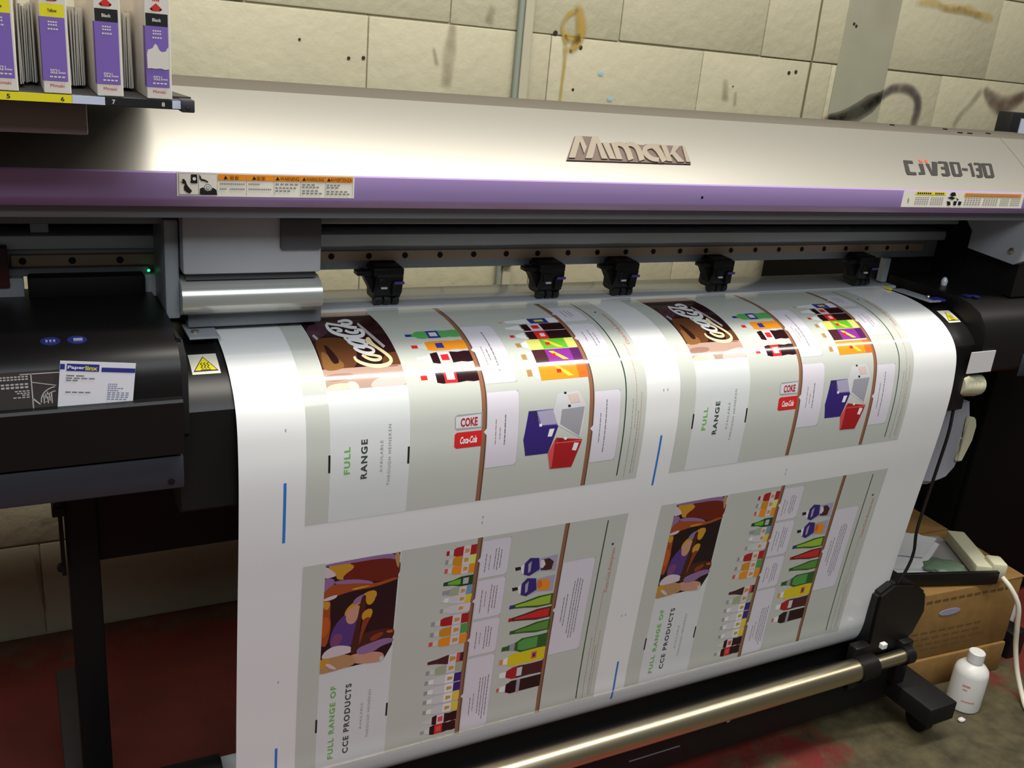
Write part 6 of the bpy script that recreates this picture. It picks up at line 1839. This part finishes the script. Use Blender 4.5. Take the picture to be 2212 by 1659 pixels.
# ------------------------------------------------------------------ the printed sheet
XL, XR = .2353, 1.6035
bm = nb(); n = 190; s0, s1 = .100, CS[-1] - .002
ra, rb = [], []
for i in range(n + 1):
    q, nn = on_sheet(0, s0 + (s1 - s0) * i / n); ra.append((q, nn))
F_ = [[bm.verts.new((x, q.y + nn.y * o_, q.z + nn.z * o_)) for x in (XL, XR)] for o_ in (.00015, -.00015) for q, nn in ra]
Ft, Fb = F_[:n + 1], F_[n + 1:]
for i in range(n):
    bm.faces.new((Ft[i][0], Ft[i][1], Ft[i + 1][1], Ft[i + 1][0])); bm.faces.new((Fb[i][0], Fb[i + 1][0], Fb[i + 1][1], Fb[i][1]))
    for k in (0, 1): bm.faces.new((Ft[i][k], Ft[i + 1][k], Fb[i + 1][k], Fb[i][k]))
for r in (0, n): bm.faces.new((Ft[r][0], Ft[r][1], Fb[r][1], Fb[r][0]))
SH = obj('printed_sheet', bm, M['paper'], None, smooth=50, base=(.92, 1.14, .18))
tag(SH, 'long glossy white printed sheet with four drinks posters hanging over the front of the printer', 'printed sheet')

PTEXT = dict(
 drinks=[('FULL', 'greentext', .0605, .318, .278, .0088, .032, 1.25), ('RANGE', 'darktext', .0850, .328, .2695, .0094, .032, 1.25),
         ('AVAILABLE', 'greytext', .1075, .321, .2735, .0042, 0, 1.25), ('THROUGH HEINEKEN', 'greytext', .1195, .343, .2515, .0044, 0, 1.25),
         ('COKE', 'silver', None, 0, 0, 0, 0, 0), ('Coca-Cola', 'white', None, 0, 0, 0, 0, 0), ('Coca-Cola Enterprises', 'redscript', .5425, .157, .066, .0085, 0, 1.0)],
 range=[('FULL RANGE OF', 'greentext', .0600, .372, .229, .0090, .032, 1.25), ('CCE PRODUCTS', 'darktext', .0845, .368, .231, .0095, .032, 1.25),
        ('AVAILABLE', 'greytext', .1050, .327, .275, .0038, 0, 1.2), ('THROUGH HEINEKEN', 'greytext', .1170, .347, .252, .0042, 0, 1.2),
        ('Coca-Cola Enterprises', 'redscript', .5385, .157, .066, .0085, 0, 1.0)])
def poster(data, texts, x0, v0, label, sx=1.):
    polys = parse(data)
    names = []
    def idx(c):
        if c not in names: names.append(c)
        return names.index(c)
    bm = nb()
    for c, l, p in polys:
        p = [(x0 + u * sx, v0 + v, .0004 + l * .000008) for u, v in p]
        p = [(a, max(b, .1125), z) for a, b, z in p]
        try: bm.faces.new([bm.verts.new(q) for q in p]).material_index = idx(c)
        except ValueError: pass
    for w, c, u, va, vb, h, bold, sp in texts:
        if u is None:   # wordmarks running along the two cans
            v_ = .2665 if w == 'COKE' else .2925
            add_text(bm, w, lambda p, q: (x0 + (.2245 + p) * sx, v0 + v_ - q, .0004 + .00036), .027, .013 if w == 'COKE' else .011, idx('redd' if w == 'COKE' else 'white'), bold=.03, shear=0 if w == 'COKE' else .3)
            continue
        add_text(bm, w, lambda p, q: (x0 + (u - q) * sx, v0 + va - p, .0004 + .00022), va - vb, h, idx(c), bold=bold, space=sp, shear=.25 if c == 'redscript' else 0)
    return sheet_mesh('poster_print', bm, [ink(c) for c in names], SH, 0., label=label)
poster(POSTER_DRINKS, PTEXT['drinks'], .325, .124, 'upper left poster print with drinks bottles, cans and crates')
poster(POSTER_DRINKS, PTEXT['drinks'], .9405, .124, 'upper right poster print with drinks bottles, cans and crates', .991)
poster(POSTER_RANGE, PTEXT['range'], .325, .582, 'lower left poster print with two rows of small bottles')
poster(POSTER_RANGE, PTEXT['range'], .9405, .578, 'lower right poster print with two rows of small bottles', .991)
for x, a, b_ in ((.2960, .444, .537), (.2950, .906, .985), (.9110, .442, .534), (.9170, .9035, .990)):
    bm = nb(); quad(bm, [(x - .002, a, .0003), (x + .002, a, .0003), (x + .002, b_, .0003), (x - .002, b_, .0003)])
    sheet_mesh('registration_mark', bm, [ink('regblue')], SH, 0., label='short blue line printed in the margin')
for x, s in ((.600, .545), (.600, .555), (.2975, .37), (.907, .365), (.915, .365), (1.21, .545), (1.21, .553), (.2955, .78), (.905, .80), (.913, .80)):
    bm = nb(); quad(bm, [(x - .001, s - .002, .0003), (x + .001, s - .002, .0003), (x + .001, s + .002, .0003), (x - .001, s + .002, .0003)])
    sheet_mesh('alignment_dot', bm, [ink('lilac')], SH, 0.)

# ------------------------------------------------------------------ ink cartridges in the rack
def cartridge(x, word, band, label, torn=False):
    w = .0228; z0 = 1.2760; T = thing('ink_cartridge', label, 'ink cartridge', (x + w / 2, 1.0, z0), 0, 'ink cartridges standing in the rack')
    bm = nb(); box(bm, x, x + w, 1.000, 1.24, z0, z0 + .142, bev=.0008)
    obj('carton', bm, M['cartw'], T)
    a, c = x + .0008, x + w - .0022
    def fp(u, z, o=.0003): return Vector((u, 1.0 - o, z))
    def rect_(bm, u0, u1, za, zb, o=.0003, mi=0): quad(bm, [fp(u0, za, o), fp(u1, za, o), fp(u1, zb, o), fp(u0, zb, o)], mi)
    bm = nb(); rect_(bm, a - .0008, c, 1.2868, 1.3418)
    quad(bm, [Vector((x - .0003, 1.0, 1.2868)), Vector((x - .0003, 1.012, 1.2868)), Vector((x - .0003, 1.012, 1.3418)), Vector((x - .0003, 1.0, 1.3418))])
    p = obj('purple_label', bm, M['cartp'], T, smooth='keep')
    bm = nb(); rect_(bm, a, c, 1.3418, 1.3530); obj('colour_label', bm, M['yellow'] if band == 'yellow' else M['dark'], T, smooth='keep')
    bm = nb()
    tm = 0 if band == 'yellow' else 1
    add_text(bm, word, lambda p_, q: fp(x + .0068 + p_, 1.3458 + q, .0006), .0078, .0030, tm, bold=.02)
    add_text(bm, 'SS21', lambda p_, q: fp(x + .0062 + p_, 1.2932 + q, .0006), .0075, .0040, 1, bold=.02)
    for i, (dx, wd, z) in enumerate(((.0068, .008, 1.3370), (.0068, .008, 1.3345), (.0064, .009, 1.3310), (.0142, .005, 1.2935), (.0056, .0135, 1.2898))):
        for j in range(4): rect_(bm, x + dx + wd * j / 4, x + dx + wd * (j + .7) / 4, z, z + .0013, .0006, 1)
    add_text(bm, 'Mimaki', lambda p_, q: fp(x + .0055 + p_, 1.2815 + q, .0006), .0115, .0028, 2)
    f = bm.faces.new([bm.verts.new(fp(x + .0104 + dx, 1.3553 + dz, .0006)) for dx, dz in ((-.0032, 0), (.0032, 0), (.0032, .0018), (.0056, .0018), (0, .0068), (-.0056, .0018), (-.0032, .0018))]); f.material_index = 2
    bmesh.ops.triangulate(bm, faces=[f])
    for i in range(4): rect_(bm, x + .0072 + i * .0017, x + .0084 + i * .0017, 1.3640, 1.3656, .0006, 2)
    obj('lettering', bm, [M['dark'], M['label'], M['red']], T, smooth='keep')
    if torn:
        bm = nb()
        q = [(.0012,1.3035),(.0010,1.3165),(.0020,1.3205),(.0060,1.3220),(.0085,1.3262),(.0105,1.3248),(.0112,1.3225),(.0128,1.3200),(.0150,1.3192),(.0180,1.3200),(.0192,1.3225),(.0206,1.3240),(.0206,1.3040),(.0170,1.3032),(.0130,1.3042),(.0080,1.3036),(.0040,1.3040)]
        f = bm.faces.new([bm.verts.new(fp(x + u, z, .0009)) for u, z in q]); bmesh.ops.triangulate(bm, faces=[f])
        obj('torn_patch', bm, M['cartw'], T, smooth='keep', label='bare white patch where the purple label is torn off')
    return T
cartridge(-.0085, 'Yellow', 'yellow', 'ink cartridge with yellow band, cut off by the picture edge, above number 5')
cartridge(.0350, 'Yellow', 'yellow', 'whole purple and white ink cartridge with yellow band standing above number 6')
cartridge(.0800, 'Black', 'black', 'purple and white ink cartridge with black band and an untorn label, above number 7')
cartridge(.1238, 'Black', 'black', 'purple and white ink cartridge with black band and a torn label, above number 8', True)

# ------------------------------------------------------------------ cards tucked in the left pocket
def card(name, x0, x1, z0, z1, y, m, label):
    bm = nb(); box(bm, x0, x1, y - .0003, y + .0003, z0, z1); o = obj(name, bm, m, None, base=((x0 + x1) / 2, y, z0)); return tag(o, label, 'card')
y = 1.1205
K = card('business_card', .0285, .1085, .908, .9725, y, M['paperw'], 'white business card with a blue stripe tucked into the black front pocket')
def cp(u, z, o=.0006): return Vector((u, y - o, z))
def cr_(bm, u0, u1, z0, z1, o=.0006, mi=0): quad(bm, [cp(u0, z0, o), cp(u1, z0, o), cp(u1, z1, o), cp(u0, z1, o)], mi)
bm = nb(); cr_(bm, .0287, .0335, .9625, .9690); cr_(bm, .0355, .0695, .9608, .9695); cr_(bm, .0720, .1083, .9608, .9662)
obj('card_stripe', bm, M['blue'], K, smooth='keep')
bm = nb(); add_text(bm, 'Paper', lambda p, q: cp(.0365 + p, .9622 + q, .0009), .0182, .0052, 0, bold=.03); add_text(bm, 'linx', lambda p, q: cp(.0550 + p, .9622 + q, .0009), .0128, .0055, 1, bold=.03)
for u0, u1, z, n_ in ((.0355, .056, .9545, 2), (.0355, .067, .9515, 4), (.0355, .049, .9488, 2), (.0355, .063, .9345, 4)):
    for i in range(n_): cr_(bm, u0 + (u1 - u0) * i / n_, u0 + (u1 - u0) * (i + .8) / n_, z, z + .0016, .0008, 2)
for i, (u1, z) in enumerate(((.0905, .9455), (.0905, .9430), (.0975, .9405), (.092, .9378), (.1045, .9350), (.1045, .9325), (.104, .9298), (.102, .927))):
    for j in range(5):
        a = .0800 + (u1 - .0800) * j / 5; cr_(bm, a, a + (u1 - .08) / 5 * .7, z, z + .0014, .0008, 3)
obj('card_lettering', bm, [M['paperw'], M['yellowtext'], M['ltext'], M['linkgrey']], K, smooth='keep')
K.rotation_euler = (0, R_(6.3), 0)
y = 1.1222
K2 = card('business_card', -.045, .060, .913, .9655, y, M['darkcard'], 'dark grey card with white line drawing half hidden behind the white card')
bm = nb()
cr_(bm, -.006, .060, .9618, .9630); cr_(bm, .0046, .0058, .915, .9625)
for u0, u1, z, n_, h in ((-.03, .003, .9590, 9, .0017), (-.03, .003, .9560, 9, .0017), (-.03, .003, .9500, 7, .0020), (-.03, .003, .9462, 7, .0023), (-.012, .0035, .9420, 4, .0014), (-.010, .0035, .9395, 4, .0014), (-.005, .0035, .9372, 2, .0014), (-.014, .0035, .9345, 4, .0014)):
    for i in range(n_): cr_(bm, u0 + (u1 - u0) * i / n_, u0 + (u1 - u0) * (i + .72) / n_, z, z + h, .0006)
for q in ([(.006, .9530), (.030, .9475), (.030, .9465), (.006, .9520)], [(.005, .932), (.012, .925), (.013, .926), (.006, .9335)]): quad(bm, [cp(u, z) for u, z in q])
for r in (.017, .012):
    for i in range(14):
        a0, a1 = R_(95 + i * 6.5), R_(95 + (i + 1) * 6.5)
        quad(bm, [cp(.030 + rr * math.cos(a), .929 + rr * math.sin(a)) for rr, a in ((r, a0), (r, a1), (r - .0012, a1), (r - .0012, a0))])
for i in range(5): cr_(bm, .016 + i * .002, .0172 + i * .002, .926 + .003 * (i % 2), .936 + .002 * (i % 3))
obj('card_drawing', bm, M['cardline'], K2, smooth='keep')

# ------------------------------------------------------------------ things on the right
def rot_about(x, y, a): return Matrix.Translation((x, y, 0)) @ Matrix.Rotation(R_(a), 4, 'Z')
# two cardboard boxes, one on the other
T = rot_about(2.105, 1.176, -4)
def boxthing(name, label, w, d, z0, z1, flaps):
    o = thing(name, label, 'box', T @ Vector((-w / 2, d / 2, z0)), R_(-4), 'cardboard boxes under the power strip')
    bm = nb(); box(bm, -w, 0, -.006 if z0 == 0 else 0, d, z0, z1, bev=.0035, mtx=T); obj('carton', bm, M['card'], o, smooth=30)
    return o
B1 = boxthing('cardboard_box', 'flat brown cardboard box on the floor, the lower of two', .40, .40, 0, .082, 0)
B2 = boxthing('cardboard_box', 'brown cardboard box with a hand hole, the upper of two', .392, .39, .083, .262, 1)
bm = nb()
prism(bm, [(-.225 + .034 * math.cos(a * .449) , .2045 + .0085 * math.sin(a * .449)) for a in range(14)], -.0012, .004, ax='y'); bm.transform(T)
obj('hand_hole', bm, M['linkgrey'], B2)
bm = nb()
for z, u0, u1, n_, h in ((.238, -.385, -.03, 14, .006), (.155, -.36, -.10, 9, .004), (.138, -.36, -.10, 8, .004), (.121, -.36, -.08, 10, .004), (.106, -.36, -.12, 7, .004)):
    for i in range(n_):
        a = u0 + (u1 - u0) * i / n_; q = [(a, z), (a + (u1 - u0) / n_ * .75, z), (a + (u1 - u0) / n_ * .75, z + h), (a, z + h)]
        quad(bm, [T @ Vector((p, -.0006, r)) for p, r in q])
obj('box_print', bm, M['cardd'], B2, smooth='keep')
bm = nb(); box(bm, -.392, .004, .24, .39, .2625, .266, mtx=T); box(bm, -.10, .012, .0, .235, .2622, .2655, mtx=T @ Matrix.Rotation(R_(-2), 4, 'Y'))
obj('box_flap', bm, M['card'], B2)

# open tray with a black front edge
TT = rot_about(1.998, 1.178, -16)
tr = thing('document_tray', 'shallow tray with black front edge lying on the cardboard box, holding papers', 'tray', TT @ Vector((-.15, .1, .2665)), R_(-16))
bm = nb(); box(bm, -.30, 0, 0, .22, .2672, .2705, mtx=TT); obj('tray_floor', bm, M['rackgrey'], tr)
bm = nb(); box(bm, -.30, .002, -.006, .004, .2480 + .0185, .2990, bev=.002, mtx=TT); obj('front_edge', bm, M['black'], tr, smooth=30)
# papers and bag in the tray
def paper_(label, pts, z, h, name='paper_sheet', m=None, cat='paper'):
    bm = nb(); A = [bm.verts.new(TT @ Vector((a, b, z + c))) for a, b, c in pts]; B = [bm.verts.new(TT @ Vector((a, b, z + c + h))) for a, b, c in pts]
    bm.faces.new(A[::-1]); bm.faces.new(B)
    for i in range(len(A)): bm.faces.new((A[i], A[(i + 1) % len(A)], B[(i + 1) % len(A)], B[i]))
    c = TT @ Vector((sum(p[0] for p in pts) / len(pts), sum(p[1] for p in pts) / len(pts), z))
    o = obj(name, bm, m or M['sheet'], None, base=tuple(c)); return tag(o, label, cat)
paper_('creased grey white paper lying flat at the left of the tray', [(-.295,.02,0),(-.17,.012,0),(-.10,.10,.0),(-.14,.20,.0),(-.29,.20,.0)], .2709, .003)
paper_('folded white paper leaning across the middle of the tray', [(-.27,.06,.004),(-.16,.05,.004),(-.055,.145,.012),(-.085,.195,.016),(-.26,.19,.012)], .2712, .006)
paper_('top white paper with its corner pointing at the power strip', [(-.25,.11,.017),(-.14,.085,.017),(-.05,.165,.021),(-.16,.205,.025)], .2712, .003)
bm = nb(); random.seed(5)
g = bmesh.ops.create_icosphere(bm, subdivisions=3, radius=1)
for v in g['verts']:
    k = 1 + .18 * math.sin(7 * v.co.x + 3 * v.co.y) * math.cos(5 * v.co.y + 2) + random.uniform(-.06, .06)
    v.co = Vector((v.co.x * .055 * k - .105, v.co.y * .040 * k + .050, max(.2709, .281 + v.co.z * .011 * k)))
bm.transform(TT)
o = obj('plastic_bag', bm, M['bag'], None, smooth=60, base=tuple(TT @ Vector((-.095, .05, .2709)))); tag(o, 'crumpled greenish plastic bag in the tray behind its black edge', 'bag')
# cream power strip with a plug and a white lead
TS = Matrix.Translation(Vector((1.972, 1.186, .262))) @ Matrix.Rotation(R_(61), 4, 'Z')
ps = thing('power_strip', 'cream power strip with a white lead lying along the right of the tray', 'power strip', (1.972, 1.186, .262))
bm = nb(); box(bm, .012, .19, -.022, .022, .012, .042, bev=.004, mtx=TS); obj('strip_body', bm, M['cream'], ps, smooth=30)
bm = nb(); box(bm, .010, .058, -.052, -.014, .014, .052, bev=.007, mtx=TS); obj('plug', bm, M['cream'], ps, smooth=30)
bm = nb(); tube(bm, [(1.998, 1.165, .290), (2.004, 1.140, .272), (2.018, 1.120, .235), (2.030, 1.115, .18), (2.045, 1.112, .12), (2.052, 1.095, .06), (2.045, 1.062, .014), (2.02, 1.03, .0062), (1.99, .97, .006), (1.93, .86, .006)], .0058, seg=10)
obj('lead', bm, M['cable'], ps, smooth=50)

# plastic bottle on the floor beside the stand foot
bx, by = 1.893, 1.108
bt = thing('plastic_bottle', 'white plastic bottle with faint red print standing on the floor behind the stand foot', 'bottle', (bx, by, 0))
bm = nb(); lathe(bm, [(.034, 0), (.037, .003), (.0375, .010), (.0375, .092), (.035, .103), (.026, .113), (.0175, .118), (.0165, .122)], (bx, by, 0), seg=36); obj('bottle_body', bm, M['bottlew'], bt, smooth=40)
bm = nb(); lathe(bm, [(.0165, 0), (.0180, .001), (.0180, .024), (.016, .026), (.003, .0265)], (bx, by, .1215), seg=28); obj('bottle_cap', bm, M['bottlew'], bt, smooth=35)
bm = nb()
for z, h, a0, a1 in ((.030, .0035, 205, 250), (.069, .005, 196, 222), (.060, .003, 200, 215)):
    for i in range(8):
        p = [R_(a0 + (a1 - a0) * (i + d) / 8) for d in (0, .75)]
        quad(bm, [Vector((bx + .0379 * math.cos(a), by + .0379 * math.sin(a), zz)) for a, zz in ((p[0], z), (p[1], z), (p[1], z + h), (p[0], z + h))])
obj('label_print', bm, mat('faint_red_print', (206, 130, 120), .6), bt, smooth='keep')
bm = nb(); random.seed(2)
g = bmesh.ops.create_icosphere(bm, subdivisions=2, radius=1)
for v in g['verts']: v.co = Vector((1.838 + v.co.x * .011 * random.uniform(.7, 1.1), 1.066 + v.co.y * .007, max(0, .004 + v.co.z * .005 * random.uniform(.7, 1.2))))
o = obj('paper_scrap', bm, M['sheet'], None, smooth=60, base=(1.838, 1.066, 0)); tag(o, 'tiny white scrap on the floor in front of the white bottle', 'scrap')
# jug and dark block behind the boxes
jg = thing('jug', 'pale plastic jug standing on the floor to the right behind the cardboard boxes', 'jug', (2.31, 1.33, 0))
bm = nb(); lathe(bm, [(.035, 0), (.042, .004), (.043, .07), (.034, .09), (.017, .10), (.016, .11)], (2.31, 1.33, 0), seg=28); obj('jug_body', bm, M['bottlew'], jg, smooth=40)
bm = nb(); cyl(bm, (2.31, 1.33, .109), (2.31, 1.33, .126), .018, seg=20); obj('jug_cap', bm, M['bottlew'], jg, smooth=40)
bm = nb(); box(bm, 2.165, 2.225, 1.19, 1.30, 0, .075, bev=.008); o = obj('rubber_block', bm, M['black'], None, smooth=30, base=(2.195, 1.245, 0)); tag(o, 'small black block on the floor against the right side of the cardboard boxes', 'block')
bm = nb(); random.seed(9)
g = bmesh.ops.create_icosphere(bm, subdivisions=2, radius=1)
for v in g['verts']: v.co = Vector((2.30 + v.co.x * .012, 1.255 + v.co.y * .009 * random.uniform(.6, 1.1), max(0, .004 + v.co.z * .006 * random.uniform(.7, 1.2))))
o = obj('paper_scrap', bm, M['sheet'], None, smooth=60, base=(2.30, 1.255, 0)); tag(o, 'tiny white scrap on the red floor below the pale jug', 'scrap')

# waste bottle hanging below the right station
wb = thing('waste_ink_bottle', 'translucent waste ink bottle with ribbed cream cap hanging below the right end of the printer', 'bottle', (1.735, 1.245, .56))
prof = [(1.640,.735),(1.655,.745),(1.715,.752),(1.735,.757),(1.742,.735),(1.775,.715),(1.792,.690),(1.790,.66),(1.770,.585),(1.745,.560),(1.70,.553),(1.655,.560),(1.640,.60)]
bm = nb(); prism(bm, [(x, z) for x, z in prof], 1.195, 1.295, ax='y')
bmesh.ops.bevel(bm, geom=[e for e in bm.edges if abs((e.verts[0].co - e.verts[1].co).y) < .01], offset=.012, segments=3, affect='EDGES')
obj('bottle_body', bm, M['bottle'], wb, smooth=50)
bm = nb(); prism(bm, [(1.752,.712),(1.778,.706),(1.786,.688),(1.782,.655),(1.768,.606),(1.750,.608),(1.757,.66)], 1.186, 1.196, ax='y'); bmesh.ops.bevel(bm, geom=bm.edges[:], offset=.003, segments=2, affect='EDGES')
obj('bottle_handle', bm, M['cream'], wb, smooth=40)
bm = nb()
lathe(bm, [(.020, 0), (.0225, .004)] + [(.0225 + .0018 * (i % 2), .006 + i * .0055) for i in range(9)] + [(.022, .058), (.012, .066), (.001, .067)], (1.655, 1.165, .800), Vector((1, -.05, -.06)), seg=28)
obj('bottle_cap', bm, M['cream'], wb, smooth=40)
bm = nb(); tube(bm, [(1.665, 1.172, .80), (1.690, 1.20, .785), (1.715, 1.225, .765), (1.725, 1.24, .75)], .016, seg=14); obj('bottle_neck', bm, M['bottle'], wb, smooth=50)
# thin black cable beside the sheet
bm = nb(); tube(bm, [(1.650, 1.155, .755), (1.647, 1.15, .70), (1.640, 1.15, .62), (1.632, 1.15, .54), (1.628, 1.15, .48), (1.636, 1.15, .43), (1.628, 1.15, .39), (1.610, 1.155, .34)], .0032, seg=8)
o = obj('black_cable', bm, M['blackc'], None, smooth=50, base=(1.64, 1.15, .34)); tag(o, 'thin black cable hanging beside the right edge of the printed sheet', 'cable')

# cabinet and monitor behind on the right
cb = thing('storage_cabinet', 'tall black cabinet in the dark corner behind the right end of the printer', 'cabinet', (2.5, 1.88, 0))
bm = nb(); box(bm, 1.905, 3.10, 1.72, 2.04, 0, 1.20, bev=.004); obj('cabinet_body', bm, M['cabinet'], cb, smooth=30)
for x in (1.91, 2.508):
    bm = nb(); box(bm, x, x + .587, 1.705, 1.7195, .03, 1.19, bev=.003); d = obj('cabinet_door', bm, M['cabinet'], cb, smooth=30)
    bm = nb(); xx = x + (.55 if x < 2 else .03); box(bm, xx, xx + .012, 1.68, 1.7052, .60, .72, bev=.003); obj('cabinet_handle', bm, M['blackm'], d, smooth=30)
lc = thing('storage_cabinet', 'low black cabinet standing on the floor beside the cardboard boxes', 'cabinet', (2.6, 1.54, 0))
bm = nb(); box(bm, 2.135, 3.15, 1.42, 1.655, 0, .93, bev=.004); obj('cabinet_body', bm, M['cabinet'], lc, smooth=30)
bm = nb(); box(bm, 2.14, 2.638, 1.405, 1.4195, .03, .90, bev=.003); obj('cabinet_door', bm, M['cabinet'], lc, smooth=30)
bm = nb(); box(bm, 2.643, 3.14, 1.405, 1.4195, .03, .90, bev=.003); obj('cabinet_door', bm, M['cabinet'], lc, smooth=30)
mo = thing('monitor', 'black cased screen with a pale edge peeping over the right end of the printer', 'monitor', (2.9, 1.92, 1.20))
bm = nb(); box(bm, 2.632, 3.06, 1.90, 1.95, 1.215, 1.308, bev=.004); obj('monitor_case', bm, M['monitor'], mo, smooth=30)
bm = nb(); box(bm, 2.674, 3.04, 1.896, 1.9005, 1.225, 1.292); obj('monitor_screen', bm, M['screen'], mo)
bm = nb(); box(bm, 2.80, 3.0, 1.86, 1.97, 1.20, 1.2155, bev=.003); obj('monitor_foot', bm, M['monitor'], mo, smooth=30)

# ------------------------------------------------------------------ light: ceiling fluorescent battens and dim room
def batten(x, y, z, l, w, p, col=(1, .95, .86)):
    L = bpy.data.lights.new('fluorescent_batten', 'AREA'); L.shape = 'RECTANGLE'; L.size = l; L.size_y = w; L.energy = p; L.color = col
    o = bpy.data.objects.new('fluorescent_batten', L); COL.objects.link(o); o.location = (x, y, z); return o
def row(x0, x1, p):
    ya, yb = .85 - (x0 - .95) * .16, .85 - (x1 - .95) * .16
    o = batten((x0 + x1) / 2, (ya + yb) / 2, 2.95, math.hypot(x1 - x0, yb - ya), .10, p)
    o.rotation_euler = (0, 0, math.atan2(yb - ya, x1 - x0))
row(-.5, 2.25, 84)
row(2.45, 4.25, 19)
# wide unseen fill, added overhead as grey daylight from behind the photographer
L = bpy.data.lights.new('daylight_fill', 'AREA'); L.shape = 'RECTANGLE'; L.size = 3.2; L.size_y = 1.5; L.energy = 88; L.color = (.88, .95, 1)
o = bpy.data.objects.new('daylight_fill', L); COL.objects.link(o); o.location = (-.1, -1.5, 3.3); o.rotation_euler = (R_(18), 0, 0)
SC.cycles.caustics_reflective = False; SC.cycles.caustics_refractive = False
w = bpy.data.worlds.new('room_light'); SC.world = w; w.use_nodes = True
bg = w.node_tree.nodes['Background']; bg.inputs[0].default_value = (1.0, .97, .93, 1); bg.inputs[1].default_value = .09

# ------------------------------------------------------------------ camera
cam = bpy.data.cameras.new('camera'); co = bpy.data.objects.new('camera', cam); COL.objects.link(co)
RM = [[0.887311, -0.0764, 0.454798], [-0.452337, -0.336279, 0.826019], [0.089831, -0.938658, -0.332942]]
cam.sensor_fit = 'HORIZONTAL'; cam.sensor_width = 36; cam.lens = 2046.79 / 2212 * 36
m4 = Matrix.Identity(4)
for i in range(3):
    m4[i][0] = RM[i][0]; m4[i][1] = -RM[i][1]; m4[i][2] = -RM[i][2]
m4[2][3] = 1.3528
co.matrix_world = m4
cam.clip_start = .05
SC.camera = co
vs = SC.view_settings
vs.view_transform = 'Standard'; vs.look = 'None'; vs.gamma = 1; vs.exposure = 0.0
try: vs.use_curve_mapping = False
except Exception: pass
